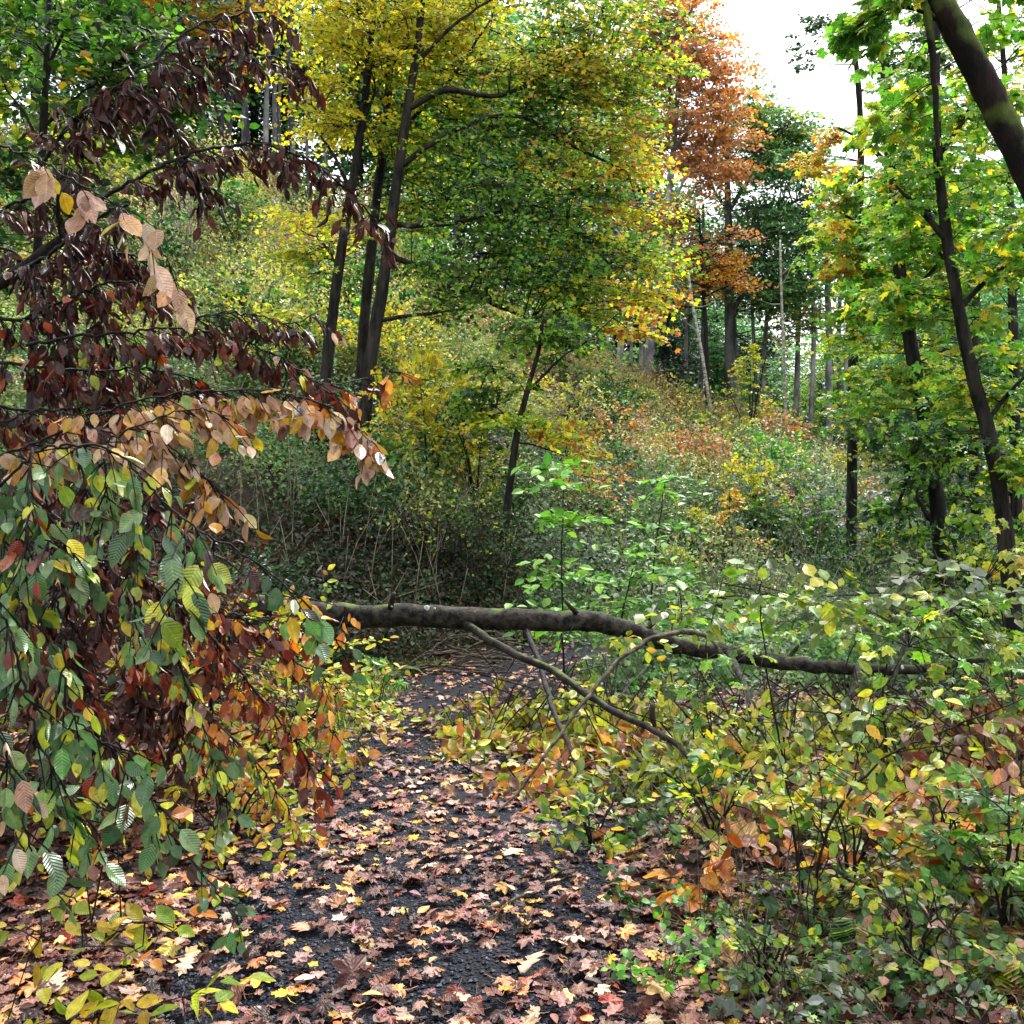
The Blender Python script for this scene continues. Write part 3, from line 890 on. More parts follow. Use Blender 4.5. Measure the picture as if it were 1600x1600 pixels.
make_tree('maple_tree', 'crooked slender dark trunk near the right edge under broad leaves', 'tree',
          [(1592, 960), (1572, 840), (1550, 700), (1518, 580), (1496, 470), (1478, 360), (1464, 220), (1462, 90), (1470, -60)], (.062, .03),
          [(1470, 190, 70, 70, 45, RG), (1520, 150, 80, 80, 60, RY), (1550, 300, 80, 80, 70, RG), (1460, 330, 60, 50, 40, RG), (1540, 450, 80, 60, 60, RY), (1440, 480, 60, 50, 40, RG), (1560, 600, 70, 60, 60, RY), (1480, 700, 60, 60, 45, RD), (1570, 750, 60, 60, 50, RY)],
          T_MAPLE1, .1, 8, [(.03, (1482, 380), (1440, 330), (1400, 290)), (.028, (1500, 480), (1550, 430), (1600, 400)), (.02, (1470, 240), (1510, 180), (1540, 120)), (.022, (1540, 660), (1590, 600), (1640, 560))], spray=.32, k=8)
for lab, tr, lob, d, pal in [
        ('dark stemmed tree behind the crooked trunk with gold-flecked foliage', [(1590, 800), (1585, 600), (1580, 400), (1575, 200), (1560, 0)], [(1560, 80, 80, 90, 120, RY), (1520, 250, 80, 80, 120, RG), (1570, 400, 70, 80, 110, RY), (1510, 560, 60, 80, 100, RY), (1580, 650, 60, 90, 110, RG), (1500, 760, 70, 60, 100, RD)], 14, None),
        ('thin tree between the two slanting trunks with mixed green and yellow foliage', [(1530, 820), (1520, 640), (1525, 450), (1520, 250), (1530, 60)], [(1440, 560, 60, 80, 120, RY), (1375, 560, 60, 60, 100, RY), (1385, 680, 60, 60, 110, [('nettle', 2), ('maple_yg', 1)]), (1440, 760, 60, 50, 90, RD), (1530, 350, 60, 80, 100, RG), (1385, 430, 50, 60, 90, RY)], 15, None),
        ('slim tree with blue-green leaves against the sky at the gap', [(1330, 640), (1335, 450), (1345, 280), (1340, 120), (1320, 20)], [(1290, 20, 30, 30, 16, [('dkgreen', 2), ('greybramble', 1)]), (1270, 90, 25, 30, 12, [('dkgreen', 2), ('greybramble', 1)]), (1420, 110, 30, 50, 40, GR), (1440, 20, 40, 60, 50, RG), (1320, 270, 40, 40, 50, [('orange', 1), ('maple_yg', 2)]), (1360, 300, 50, 50, 80, RY), (1310, 215, 30, 25, 20, [('orange', 2), ('maple_yg', 1)])], 16, None)]:
    make_tree('maple_tree', lab, 'tree', tr, (.07, .03), lob, T_MAPLE0, .1, d, dep=1.0, spray=.35, dens_=.75)

# the leaning mossy trunk at the top right
root = make_tree('maple_tree', 'thick mossy brown trunk leaning in at the upper corner with large leaves', 'tree',
                 [(1900, 1250), (1800, 800), (1680, 420), (1602, 262), (1548, 150), (1496, 52), (1448, -30), (1380, -140)], (.072, .054),
                 [(1370, 40, 35, 40, 14, 'brightgreen', .2), (1410, 10, 40, 40, 12, RG), (1420, 110, 60, 40, 12, RG, .3), (1380, 170, 50, 30, 8, RG, .3), (1560, 30, 60, 50, 14, RG, .5), (1590, 330, 30, 60, 8, RY, .2)],
                 T_MAPLE2, .1, 4.6, [(.022, (1440, -20), (1455, 60), (1462, 160), (1466, 260)), (.018, (1500, 60), (1450, 20), (1390, 10), (1340, 40))], bark=M_MOSSY, spray=.2, k=6, mat=M_NEAR, seg=14,
                 over=[(1.6, -1.6, 7.2, 2.4, 240, 'maple_g'), (-1.4, -2.2, 7.6, 2.2, 220, 'maple_g'), (4.6, -1.5, 6.5, 2.2, 200, 'maple_g')])  # unseen overhead boughs, added to shade the foreground

# green tree at the top left, between the withered branches and the wood
make_tree('beech_tree', 'young beech with fresh green leaves behind the withered arching branches', 'tree',
          [(40, 900), (50, 600), (62, 320), (72, 120), (80, -60)], (.035, .018),
          [(60, 60, 90, 60, 120, [('brightgreen', 3), ('green', 2), ('ygreen', 1)]), (150, 40, 90, 50, 120, [('brightgreen', 1), ('green', 2)]), (40, 170, 80, 60, 110, [('green', 3), ('ygreen', 2)]), (140, 130, 80, 50, 100, [('green', 3), ('yellow', .4)]), (50, 290, 80, 60, 90, [('green', 2), ('dkgreen', 2)]),
           (210, 90, 60, 60, 90, [('green', 2), ('dkgreen', 2)]), (180, 180, 70, 40, 60, 'green'), (100, -40, 140, 50, 90, 'green'), (10, 420, 60, 80, 60, 'dkgreen')],
          T_OVALW, .075, 7, [(.018, (70, 130), (95, 60), (130, 10)), (.015, (68, 240), (40, 180), (10, 140)), (.015, (68, 200), (120, 150), (170, 120))], spray=.4, k=9, dep=1.0, dens_=.6,
          over=[(-3.6, 3.2, 6.2, 2.0, 190, 'green'), (-4.2, .4, 6.0, 2.2, 200, 'green'), (-3.0, -2.0, 6.6, 2.0, 180, 'green')])  # unseen boughs added overhead to keep sky light off the foreground
make_tree('beech_tree', 'dark green tree further back above the withered arching branches', 'tree',
          [(105, 760), (110, 500), (130, 260), (150, 60), (170, -60)], (.06, .03),
          [(240, 40, 90, 60, 130, [('green', 1), ('dkgreen', 2)]), (170, 110, 90, 70, 140, [('green', 2), ('dkgreen', 2)]), (120, 220, 90, 70, 130, [('green', 2), ('ygreen', 1)]), (60, 330, 90, 60, 110, 'green'), (290, 110, 60, 50, 60, [('dkgreen', 2), ('orange', 1)]), (30, 60, 90, 90, 140, 'green')],
          T_KITEW, .10, 14, spray=.5, k=10, dens_=.7)

# ------------------------------------------------------------------ hillside undergrowth
def clumps(buf, x, y, r, h, n, pals, size, tpl=T_KITE, sink=.0):
    """mounds of leaves at ground points; one palette per mound"""
    N = len(x)
    idx = np.repeat(np.arange(N), n)
    m = len(idx)
    d = nrm(rng.normal(0, 1, (m, 3))); d[:, 2] = np.abs(d[:, 2])
    rad = rng.uniform(.35, 1.05, (m, 1)) ** .6
    pos = np.c_[x[idx], y[idx], terrain(x[idx], y[idx]) - sink] + d * rad * np.c_[r[idx], r[idx], h[idx]]
    nn = d * .6 + UP * .5 + rng.normal(0, .45, (m, 3))
    ax = rng.normal(0, 1, (m, 3)) - UP * .35
    c = np.concatenate([pick(n, p, .1) * .45 + np.tile(pick(1, p, .05), (n, 1)) * .55 for p in pals])
    c *= np.repeat(np.exp(rng.normal(0, .32, N)), n)[:, None]
    scatter(buf, tpl, pos, ax, nn, size[idx] * rng.uniform(.6, 1.3, m), np.clip(c, .004, .8))


def zone(x, y):
    px = 800 + F * x / y
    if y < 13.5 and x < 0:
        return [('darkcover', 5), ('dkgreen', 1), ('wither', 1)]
    if y > 15 and x > .22 * y and rng.uniform() < .6:
        return [('greybramble', 3), ('nettle', 1)]
    if y < 19:
        return [('nettle', 4), ('greybramble', 1), ('darkcover', 1), ('hillmix', .5)] if rng.uniform() < .8 else [('hillmix', 2), ('nettle', 2)]
    u = rng.uniform()
    if y > 24 and u < .25 or (u < .35 and x > 0 and y > 19):
        return [('hilltan', 5), ('hillmix', 1)]
    if u < .5:
        return [('hillmix', 3), ('ygreen', 1)]
    if u < .62:
        return [('yellow', 1), ('ygreen', 2), ('hillmix', 1)]
    return [('nettle', 3), ('hillmix', 2)]


nc = 3000
cy = 9.6 + 24.5 * rng.uniform(0, 1, nc) ** 1.15
cx = rng.uniform(-.6, .6, nc) * cy
keep = (np.abs(cx - path_x(cy)) > 1.2) | (cy > 11.8)
cx, cy = cx[keep], cy[keep]
buf = Buf()
cr_ = rng.uniform(.25, .62, len(cx)) * (1 + .03 * cy)
ch_ = cr_ * rng.uniform(.6, 1.9, len(cx)) * (.6 + .9 * vnoise(cx, cy, 1.6, 8)) * np.where(cx > -1, .62, 1) * np.where(cy < 13.5, .5, 1)
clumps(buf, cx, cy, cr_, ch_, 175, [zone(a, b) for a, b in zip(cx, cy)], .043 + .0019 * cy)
tag(buf.build('undergrowth', M_SHRUB, leaf=True, smooth=False), kind='stuff')

nt_ = 620
cy = rng.uniform(36, 58, nt_); cx = rng.uniform(-.6, .6, nt_) * cy
buf = Buf()
clumps(buf, cx, cy, rng.uniform(.8, 1.8, nt_), rng.uniform(.8, 3.6, nt_), 150, [[('conifer', 1), ('farbeech', 3)] if rng.uniform() < .6 else [('ygreen', 1), ('farbeech', 2)] for _ in cx], np.full(nt_, .22), T_KITEW)
tag(buf.build('far_thicket', M_SHRUB, leaf=True, smooth=False), kind='stuff')

m_ = 160
cy2 = rng.uniform(11.3, 15, m_); cx2 = rng.uniform(.2, .36, m_) * cy2 + rng.uniform(-2.6, 1, m_)
buf = Buf()
clumps(buf, cx2, cy2, rng.uniform(.25, .5, m_), rng.uniform(.2, .5, m_), 110, [[('nettle', 4), ('greybramble', 2)] for _ in cx2], np.full(m_, .06))
tag(buf.build('bramble_cover', M_SHRUB, leaf=True, smooth=False), kind='stuff')

# stalks in the undergrowth: pale dry stems
nst = 1500
sy = 10 + 22 * rng.uniform(0, 1, nst); sx = rng.uniform(-.5, .6, nst) * sy
k = (np.abs(sx - path_x(sy)) > 1.2) | (sy > 12)
sx, sy = sx[k], sy[k]
p0 = np.c_[sx, sy, terrain(sx, sy)]
p1 = p0 + np.c_[rng.normal(0, .35, (len(sx), 2)), rng.uniform(.5, 1.4, len(sx))]
buf = Buf(); twigs(buf, p0, p1, np.full(len(sx), .007), np.full(len(sx), .004), .1)
tag(buf.build('dry_stalks', M_PALETWIG), kind='stuff')


# shrubs and saplings that stand out on the slope
def shrub(name, label, px, py, d, w, h, n, pal, tpl=T_OVAL, leaf=.07, k=10, cat='shrub', group=None, stems=5, mat=M_SHRUB, bark=M_TWIG, conical=False):
    p = P(px, py, d)
    p[2] = gz(p[0], p[1])
    root = thing(name, label, cat, p, group)
    lv, tw = Buf(), Buf()
    W = w / F * d / 2; H = h / F * d
    tips = p + np.c_[rng.uniform(-.8, .8, stems) * W, rng.uniform(-.6, .6, stems) * W, rng.uniform(.6, 1, stems) * H]
    if conical:
        tips[0] = p + UP * H
    sk = []
    for t in tips:
        sk.append(tube(tw, [p, p + (t - p) * [.35, .35, .5], t], [max(.006, H * .012), .003], seg=5, per=4, wob=.006))
    tw2 = tw
    st = ball(n, .5) * np.array([W, W, H * .5]) + p + UP * H * .58
    if conical:
        f = rng.uniform(.08, 1, n) ** 1.3
        an = rng.uniform(0, 6.28, n)
        st = p + np.c_[np.cos(an) * W * (1 - f) * .4, np.sin(an) * W * (1 - f) * .4, f * H]
        dv = np.c_[np.cos(an), np.sin(an), np.full(n, .12)]
        ln = W * (1.1 - f) * rng.uniform(.5, .9, n) + .08
    else:
        dv = nrm(st - p - UP * H * .4) * [1, 1, .6] + rng.normal(0, .4, (n, 3))
        ln = rng.uniform(.6, 1.3, n) * min(.35, W * .6)
    sk = np.concatenate(sk)
    twigs(tw, sk[np.argmin(((sk[None] - st[:, None]) ** 2).sum(-1), 1)], st, np.full(n, .003 + .0001 * d), np.full(n, .002), .05)
    sprays(lv, st, dv, ln, UP * .8 + rng.normal(0, .35, (n, 3)) - np.array([0, .3, 0]), k, np.full(n, leaf), tpl, pal, tw2, .2, .12, .4, tr=.002 + .0001 * d)
    tw.build('stem', bark, root)
    lv.build('foliage', mat, root, leaf=True, smooth=False)
    return root


YS = [('yellow', 2), ('ygreen', 3), ('maple_yg', 2), ('maple_g', 1)]
shrub('sapling', 'small golden sapling with tiered boughs below the stout beech', 1172, 700, 27, 150, 170, 120, [('yellow', 1), ('ygreen', 3)], T_KITEW, .11, conical=True, cat='sapling')
shrub('shrub', 'bright golden bush among grey brambles in the clearing', 1140, 830, 16, 120, 110, 60, [('yellow', 4), ('orange', 1)], T_OVAL, .075, conical=True)
shrub('shrub', 'low straggling yellow bush beneath the golden bush in the clearing', 1150, 870, 14, 120, 50, 24, [('yellow', 2), ('orange', 1), ('ygreen', 1)], T_OVAL, .065)
shrub('shrub', 'grass-green bush on the upper clearing left of the slanting trunk', 1215, 730, 20, 110, 110, 90, [('nettle', 1), ('brightgreen', 2)], T_KITEW, .09)
shrub('shrub', 'dense yellow bush beside the sapling with the dark crooked stem', 670, 800, 15.4, 190, 210, 260, [('maple_yg', 3), ('yellow', 2), ('ygreen', 1)], T_MAPLE0, .1)
shrub('shrub', 'yellow bush right behind the feet of the three maple stems', 610, 690, 18.5, 170, 130, 170, [('maple_yg', 3), ('yellow', 2), ('ygreen', 1)], T_MAPLE0, .09)
shrub('shrub', 'shaded green bush between maple stems and crooked sapling', 745, 740, 15.2, 150, 190, 130, [('maple_g', 2), ('dkgreen', 2), ('maple_yg', 1)], T_MAPLE0, .085)
shrub('shrub', 'dim olive bush at the foot of the crooked sapling', 690, 880, 12.6, 220, 130, 130, [('darkcover', 2), ('ygreen', 1), ('dkgreen', 2)], T_OVAL, .06)
shrub('shrub', 'low dark bush hiding the foot of the crooked sapling behind the fallen trunk', 775, 900, 12.2, 230, 130, 130, [('darkcover', 3), ('dkgreen', 3), ('wither', 1)], T_OVAL, .055)
shrub('shrub', 'dark bush with bluish leaves in front of the maple feet', 560, 800, 13.5, 170, 110, 110, [('dkgreen', 4), ('greybramble', .5)], T_OVAL, .065)
shrub('shrub', 'blue-green bush below the pale hanging leaves', 430, 790, 10, 170, 130, 110, [('dkgreen', 4), ('greybramble', .6), ('nettle', 1)], T_OVAL, .06)
shrub('shrub', 'yellow-green thicket on the slope left of the maple stems', 440, 590, 18, 170, 140, 150, [('ygreen', 3), ('yellow', 2), ('nettle', 1)], T_KITEW, .09)
shrub('shrub', 'green thicket lit from above behind the hanging brown leaves', 380, 560, 20, 160, 140, 130, [('nettle', 2), ('hillmix', 2), ('ygreen', 1)], T_KITEW, .1)
shrub('shrub', 'grey twiggy bush high on the slope below slim trunks', 290, 470, 24, 140, 170, 60, [('greybramble', 2), ('hillmix', 2)], T_KITE, .09, stems=24, bark=M_PALETWIG)
shrub('shrub', 'deep green bush under the slim forest trunks at the hill edge', 355, 420, 27, 130, 100, 110, [('green', 2), ('farbeech', 2)], T_KITEW, .13)
shrub('shrub', 'dark green young spruce-like bush at the wood edge between grey trunks', 1045, 650, 32, 90, 120, 120, 'conifer', T_KITE, .16, conical=True)
shrub('shrub', 'orange-leaved bush on the upper slope below the grey beech stem', 955, 690, 20, 140, 70, 70, [('hilltan', 2), ('orange', 1)], T_KITE, .085)
shrub('shrub', 'rusty low bush on the slope right of the crooked sapling', 925, 740, 16, 140, 70, 60, [('orange', 2), ('hilltan', 1)], T_KITE, .075)
shrub('shrub', 'yellow-green bush at the ridge beside the pale leaning pole', 1120, 720, 23, 170, 80, 100, [('ygreen', 2), ('hillmix', 2)], T_KITEW, .09)
shrub('shrub', 'green nettle bush at the edge of the grey brambles', 1190, 790, 17, 150, 60, 70, 'nettle', T_KITEW, .08)
shrub('shrub', 'yellow-green bush below the maple crown above the rusty bush', 880, 650, 20, 160, 110, 110, [('ygreen', 2), ('hillmix', 2), ('yellow', 1)], T_KITEW, .085)
shrub('shrub', 'big green bush behind the slanting rough trunk', 1420, 880, 13, 200, 150, 140, [('nettle', 1), ('dkgreen', 2), ('maple_g', 1)], T_OVAL, .08)
shrub('shrub', 'leafy green bush between slanting trunk and crooked trunk', 1530, 900, 10, 170, 200, 140, [('maple_g', 2), ('dkgreen', 2), ('ygreen', 1)], T_OVAL, .085)
shrub('shrub', 'silvery bramble mound at the back of the clearing', 1330, 850, 17, 220, 110, 120, 'greybramble', T_KITEW, .085)
shrub('shrub', 'second silvery bramble mound nearer the golden bush', 1220, 830, 18, 200, 100, 100, [('greybramble', 3), ('nettle', 1)], T_KITEW, .085)

# bushes repeated over the slope: one of each kind, then copies
BK = [('brightish', [('nettle', 3), ('brightgreen', 2)], 'round fresh green bush among the undergrowth of the slope', 'round fresh green bushes on the slope'),
      ('yellowish', [('ygreen', 3), ('yellow', 1)], 'yellow-green bush among the undergrowth of the slope', 'yellow-green bushes on the slope'),
      ('russet', [('hilltan', 3), ('orange', 1)], 'russet bush with dry leaves among the undergrowth of the slope', 'russet bushes on the slope'),
      ('dark', [('dkgreen', 3), ('farbeech', 1)], 'dark green bush among the undergrowth of the slope', 'dark green bushes on the slope')]
bproto = [None] * 4
spots = []
for i in range(56):
    y = 14.5 + 16.5 * ((i + rng.uniform()) / 56)
    x = y * rng.uniform(-.5, .42)
    spots.append((x, y))
for x, y in spots:
    k = int(rng.choice(4, p=[.46, .14, .20, .20])) if y > 19 else int(rng.choice(4, p=[.6, .15, .15, .1]))
    if bproto[k] is None:
        ro = shrub('shrub', BK[k][2], 800, 800, 20, 100, 90, 95, BK[k][1], T_KITEW, .085, group=BK[k][3])
        bproto[k] = ro
    else:
        ro = copy_tree(bproto[k]); tag(ro, BK[k][2], 'shrub', BK[k][3])
    ro.location = (x, y, gz(x, y))
    ro.rotation_euler = (0, 0, rng.uniform(0, 6.28))
    q = rng.uniform(.7, 1.5) * (.62 if x > -2 else 1); ro.scale = (q, q, q * rng.uniform(.8, 1.3))

# tall leafy plant with whorled light green leaves behind the fallen trunk
def tall_plant(label, px, py_base, py_top, d, w, pal, n, leaf, dx=0, name='tall_plant', tpl=T_OVAL, cat='plant', stemmat=M_TWIG, mat=M_SHRUB, flatten=.6, k=6, group=None, tiers=4):
    b = P(px, py_base, d); b[2] = float(ground_z(b[0], b[1])) - .02
    t = P(px + dx, py_top, d)
    root = thing(name, label, cat, b, group)
    sb, lv, tb = Buf(), Buf(), Buf()
    mid = (b + t) / 2 + rng.normal(0, .02, 3)
    cp = tube(sb, [b, mid, t], [.011, .008, .004], seg=6, wob=.004)
    sb.build('stem', stemmat, root)
    W = w / F * d / 2
    f = np.repeat(np.linspace(.35, 1, tiers), n)
    f = np.clip(f + rng.normal(0, .02, len(f)), .2, 1)
    st = cp[(f * (len(cp) - 1)).astype(int)]
    an = rng.uniform(0, 6.28, len(f))
    dv = np.c_[np.cos(an), np.sin(an), rng.normal(.25, .15, len(f))]
    sprays(lv, st, dv, W * rng.uniform(.6, 1.1, len(f)), np.tile(UP, (len(f), 1)) - np.array([0, .3, 0]), k, np.full(len(f), leaf), tpl, pal, tb, .3, .15, .3, tr=.0025)
    tb.build('twig', stemmat, root); lv.build('foliage', mat, root, leaf=True, smooth=False)
    return root


tall_plant('tall bright green plant with long leaflets behind the fallen trunk', 882, 960, 735, 8.6, 200, 'brightgreen', 13, .12)
tall_plant('low plant with pale green leaflets spreading right of the tall plant', 1010, 960, 750, 9.2, 170, [('brightgreen', 3), ('nettle', 1)], 8, .11, dx=30)
tall_plant('blue-green plant leaning right behind the fallen trunk', 960, 990, 850, 8.4, 150, [('nettle', 2), ('brightgreen', 2)], 8, .095, dx=40)
tall_plant('leafy green plant by the near end of the grey brambles', 1060, 1000, 900, 8.6, 190, [('nettle', 2), ('brightgreen', 2)], 9, .095)

# ground cover between the path and the clearing, right of the path beyond the fallen trunk
nc = 1100
cy = rng.uniform(7.6, 15, nc); cx = path_x(cy) + np.where(rng.uniform(0, 1, nc) < .72, rng.uniform(1.1, 6.5, nc), -rng.uniform(1.3, 6, nc))
buf = Buf()
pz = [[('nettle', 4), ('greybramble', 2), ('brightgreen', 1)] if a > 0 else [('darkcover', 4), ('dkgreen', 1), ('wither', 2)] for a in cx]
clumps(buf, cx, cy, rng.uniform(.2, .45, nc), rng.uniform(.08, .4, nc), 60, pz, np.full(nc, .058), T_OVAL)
tag(buf.build('ground_cover', M_SHRUB, leaf=True, smooth=False), kind='stuff')

# ------------------------------------------------------------------ the fallen beech across the path
DL = 7.4
fbase = P(300, 930, 7.2)
fallen = thing('fallen_tree', 'fallen beech trunk lying across the path with its leafy crown on the verge', 'fallen tree', (fbase[0], fbase[1], gz(fbase[0], fbase[1])))
b = Buf()
log = [P(120, 905, 7.0), P(300, 938, 7.2), P(430, 952, 7.3), P(540, 961, 7.4), P(660, 962, 7.4), P(760, 966, 7.4), P(860, 970, 7.4), P(930, 972, 7.4), P(985, 985, 7.35), P(1040, 1004, 7.3), P(1120, 1018, 7.3),
       P(1200, 1032, 7.3), P(1290, 1042, 7.3), P(1370, 1046, 7.3), P(1450, 1043, 7.3), P(1540, 1030, 7.3)]
tube(b, log, [.8 * q for q in [.13, .125, .118, .11, .105, .102, .1, .096, .088, .08, .077, .069, .058, .05, .042, .03]], seg=16, rough=.04, per=5, wob=.006)
b.build('trunk', M_LOG, fallen)
wood = [
    (.031, .012, [(728, 975, 7.35), (790, 1015, 6.9), (865, 1048, 6.4), (935, 1098, 5.9), (1000, 1130, 5.5), (1050, 1160, 5.2), (1092, 1200, 4.95)], M_BARK),
    (.022, .008, [(824, 985, 7.3), (850, 1060, 6.8), (868, 1120, 6.3), (900, 1190, 5.7), (920, 1250, 5.3), (940, 1295, 5.0)], M_TWIG),
    (.026, .014, [(1140, 1020, 7.2), (1160, 1065, 6.7), (1180, 1120, 6.2), (1190, 1170, 5.7), (1225, 1250, 5.2)], M_LOG),
    (.03, .012, [(1340, 1045, 7.25), (1335, 1080, 7.0), (1300, 1105, 6.9), (1240, 1150, 6.6)], M_LOG),
    (.024, .01, [(1428, 970, 7.3), (1410, 1020, 7.2), (1392, 1075, 7.0)], M_LOG),
    (.018, .008, [(1020, 1100, 6.2), (1022, 1160, 6.1), (1015, 1210, 6.0)], M_TWIG),
]
for r0, r1, pts, mt in wood:
    b = Buf(); tube(b, [P(*q) for q in pts], [r0, r1], seg=8, per=5, rough=.05, wob=.004)
    b.build('branch', mt, fallen)
# pale forked branch propped in front of the trunk
b = Buf(); tube(b, [P(*q) for q in [(760, 1285, 5.0), (815, 1230, 5.1), (880, 1140, 5.3), (930, 1075, 5.5), (975, 1025, 5.7), (1030, 994, 5.9), (1085, 988, 6.0), (1120, 1010, 5.9), (1150, 1060, 5.7)]],
                [.005, .007, .009, .011, .013, .015, .019, .010, .005], seg=8, per=5, rough=.06, wob=.004)
b.build('branch', M_DEADWOOD, fallen)
for px, py, dx, dz, r in ((610, 950, .02, .12, .018), (900, 958, -.05, .10, .016), (1010, 985, .06, .13, .014), (820, 985, .05, -.16, .013), (1230, 1030, .05, .14, .013)):
    c = P(px, py, 7.35)
    b = Buf(); tube(b, [c, c + np.array([dx, -.05, dz * .6]), c + np.array([dx * 1.8, -.07, dz])], [r * 1.3, r, r * .8], seg=8, per=3, rough=.12)
    b.build('broken_stub', M_LOG, fallen)
# lichen patches
for px, py, s in ((667, 949, .022), (679, 950, .010), (612, 947, .008), (742, 955, .007)):
    c = P(px, py, 7.4 - .1); n = 14
    an = np.linspace(0, 6.28, n, endpoint=False)
    rr = s * (1 + .15 * rng.normal(0, 1, n))
    fy = np.array([0, -.78, .62])
    V = np.vstack([c + fy * .008, c + np.c_[np.cos(an) * rr, np.sin(an) * rr * .62, np.sin(an) * rr * .78] - fy * .004])
    mesh_obj('lichen', V, np.array([(0, 1 + i, 1 + (i + 1) % n) for i in range(n)]), M_LICHEN, fallen)

# leafy sprays of the fallen crown
FG = [('ygreen', 4), ('yellow', .7), ('nettle', 2), ('green', 2)]
FY = [('ygreen', 4), ('yellow', 1), ('tanyellow', 1.5), ('green', 1)]
FO = [('tanyellow', 2), ('orange', 1), ('ygreen', 2), ('litter', 1), ('wither', 1)]
FB = [('redbrown', 1), ('orange', 1), ('litter', 2), ('ygreen', 1)]
lobesF = [(745, 1190, 45, 40, 20, FY, 5.9), (800, 1255, 50, 40, 22, FO, 5.3), (870, 1310, 60, 36, 22, FO, 4.9), (950, 1320, 60, 36, 20, FG, 4.9), (1060, 1300, 70, 40, 26, FG, 4.9), (1190, 1340, 70, 36, 24, FO, 4.4), (1320, 1360, 80, 40, 26, FG, 4.3),
          (1470, 1420, 80, 40, 24, FB, 3.9), (1570, 1450, 60, 50, 18, FG, 3.7), (1090, 1230, 70, 50, 30, FG, 5.2), (1200, 1180, 80, 60, 34, FY, 5.4), (1400, 1250, 80, 60, 34, FG, 4.9), (790, 1110, 60, 60, 30, FY, 6.6), (770, 1165, 55, 50, 26, FY, 6.3), (700, 1140, 30, 20, 7, FG, 6.5), (880, 1110, 70, 60, 36, FG, 6.5), (840, 1190, 60, 50, 26, FO, 6.0), (960, 1110, 70, 30, 18, FG, 6.6), (1000, 1000, 30, 15, 4, FG, 6.9),
          (960, 1150, 80, 50, 34, FY, 6.1), (1060, 1140, 80, 50, 40, FG, 6.1), (1000, 1230, 90, 50, 34, FO, 5.6), (1130, 1180, 80, 70, 50, FG, 5.8), (1170, 1150, 80, 30, 26, FG, 6.2), (1120, 1260, 80, 50, 36, FG, 5.4),
          (1250, 1180, 90, 60, 50, FG, 5.7), (1230, 1250, 90, 60, 44, [('ygreen', 3), ('green', 2), ('tanyellow', 1)], 5.3), (1300, 1155, 90, 30, 28, FG, 6.2), (1370, 1180, 90, 80, 60, FG, 5.4), (1440, 1160, 90, 35, 34, FG, 5.8),
          (1350, 1270, 80, 60, 36, FO, 5.0), (1500, 1180, 90, 70, 50, [('ygreen', 2), ('litter', 1), ('tanyellow', 1)], 5.2), (1480, 1290, 90, 70, 46, FB, 4.7), (1570, 1250, 70, 90, 40, FB, 4.6), (1560, 1120, 70, 60, 34, FB, 5.2), (1420, 1350, 90, 40, 26, FB, 4.4),
          (900, 1260, 60, 40, 20, FO, 5.6), (1560, 1380, 60, 60, 26, FB, 4.2)]
lv, tw = Buf(), Buf()
for px, py, rx, ry, n, pal, d in lobesF:
    n = int(n * 1.3)
    d = d + (.35 if px < 1120 else 0)
    c = P(px, py, d); R = np.array([rx / F * d, .3, ry / F * d])
    st = c + ball(n, .6) * R
    st[:, 2] = np.maximum(st[:, 2], terrain(st[:, 0], st[:, 1]) + .1)
    dv = rng.normal(0, 1, (n, 3)) * [1, .7, .35] + [-.2, -.3, -.15]
    sprays(lv, st, dv, rng.uniform(.16, .38, n), UP * .7 - np.array([0, .7, 0]) + rng.normal(0, .35, (n, 3)), 7, np.full(n, .082), T_BEECH, pal, tw, .35, .35, .55, col2='tanyellow', edge=.35, tr=.0022)
    m = n // 3
    e = c + ball(m, .8) * R
    twigs(tw, e + np.c_[rng.normal(.1, .25, m), rng.normal(.2, .15, m), rng.uniform(.1, .4, m)], e, np.full(m, .006), np.full(m, .002), .05)
tw.build('twig', M_TWIG, fallen)
lv.build('foliage', M_NEAR, fallen, leaf=True)

# ------------------------------------------------------------------ the beech hanging in from the left: withered branches
WI = [('wither', 1)]
WR = [('wither', 3), ('redbrown', 1)]
RB = [('redbrown', 3), ('orange', 1)]
TN = [('tan', 2), ('tanyellow', 2)]
TY = [('tanyellow', 3), ('tan', 3), ('yellow', .6)]
BG = [('beechgreen', 6), ('nettle', 2), ('ygreen', 1.2), ('redbrown', .7), ('wither', .5), ('yellow', .3)]
BY = [('ygreen', 2), ('yellow', 1.2), ('beechgreen', 4)]


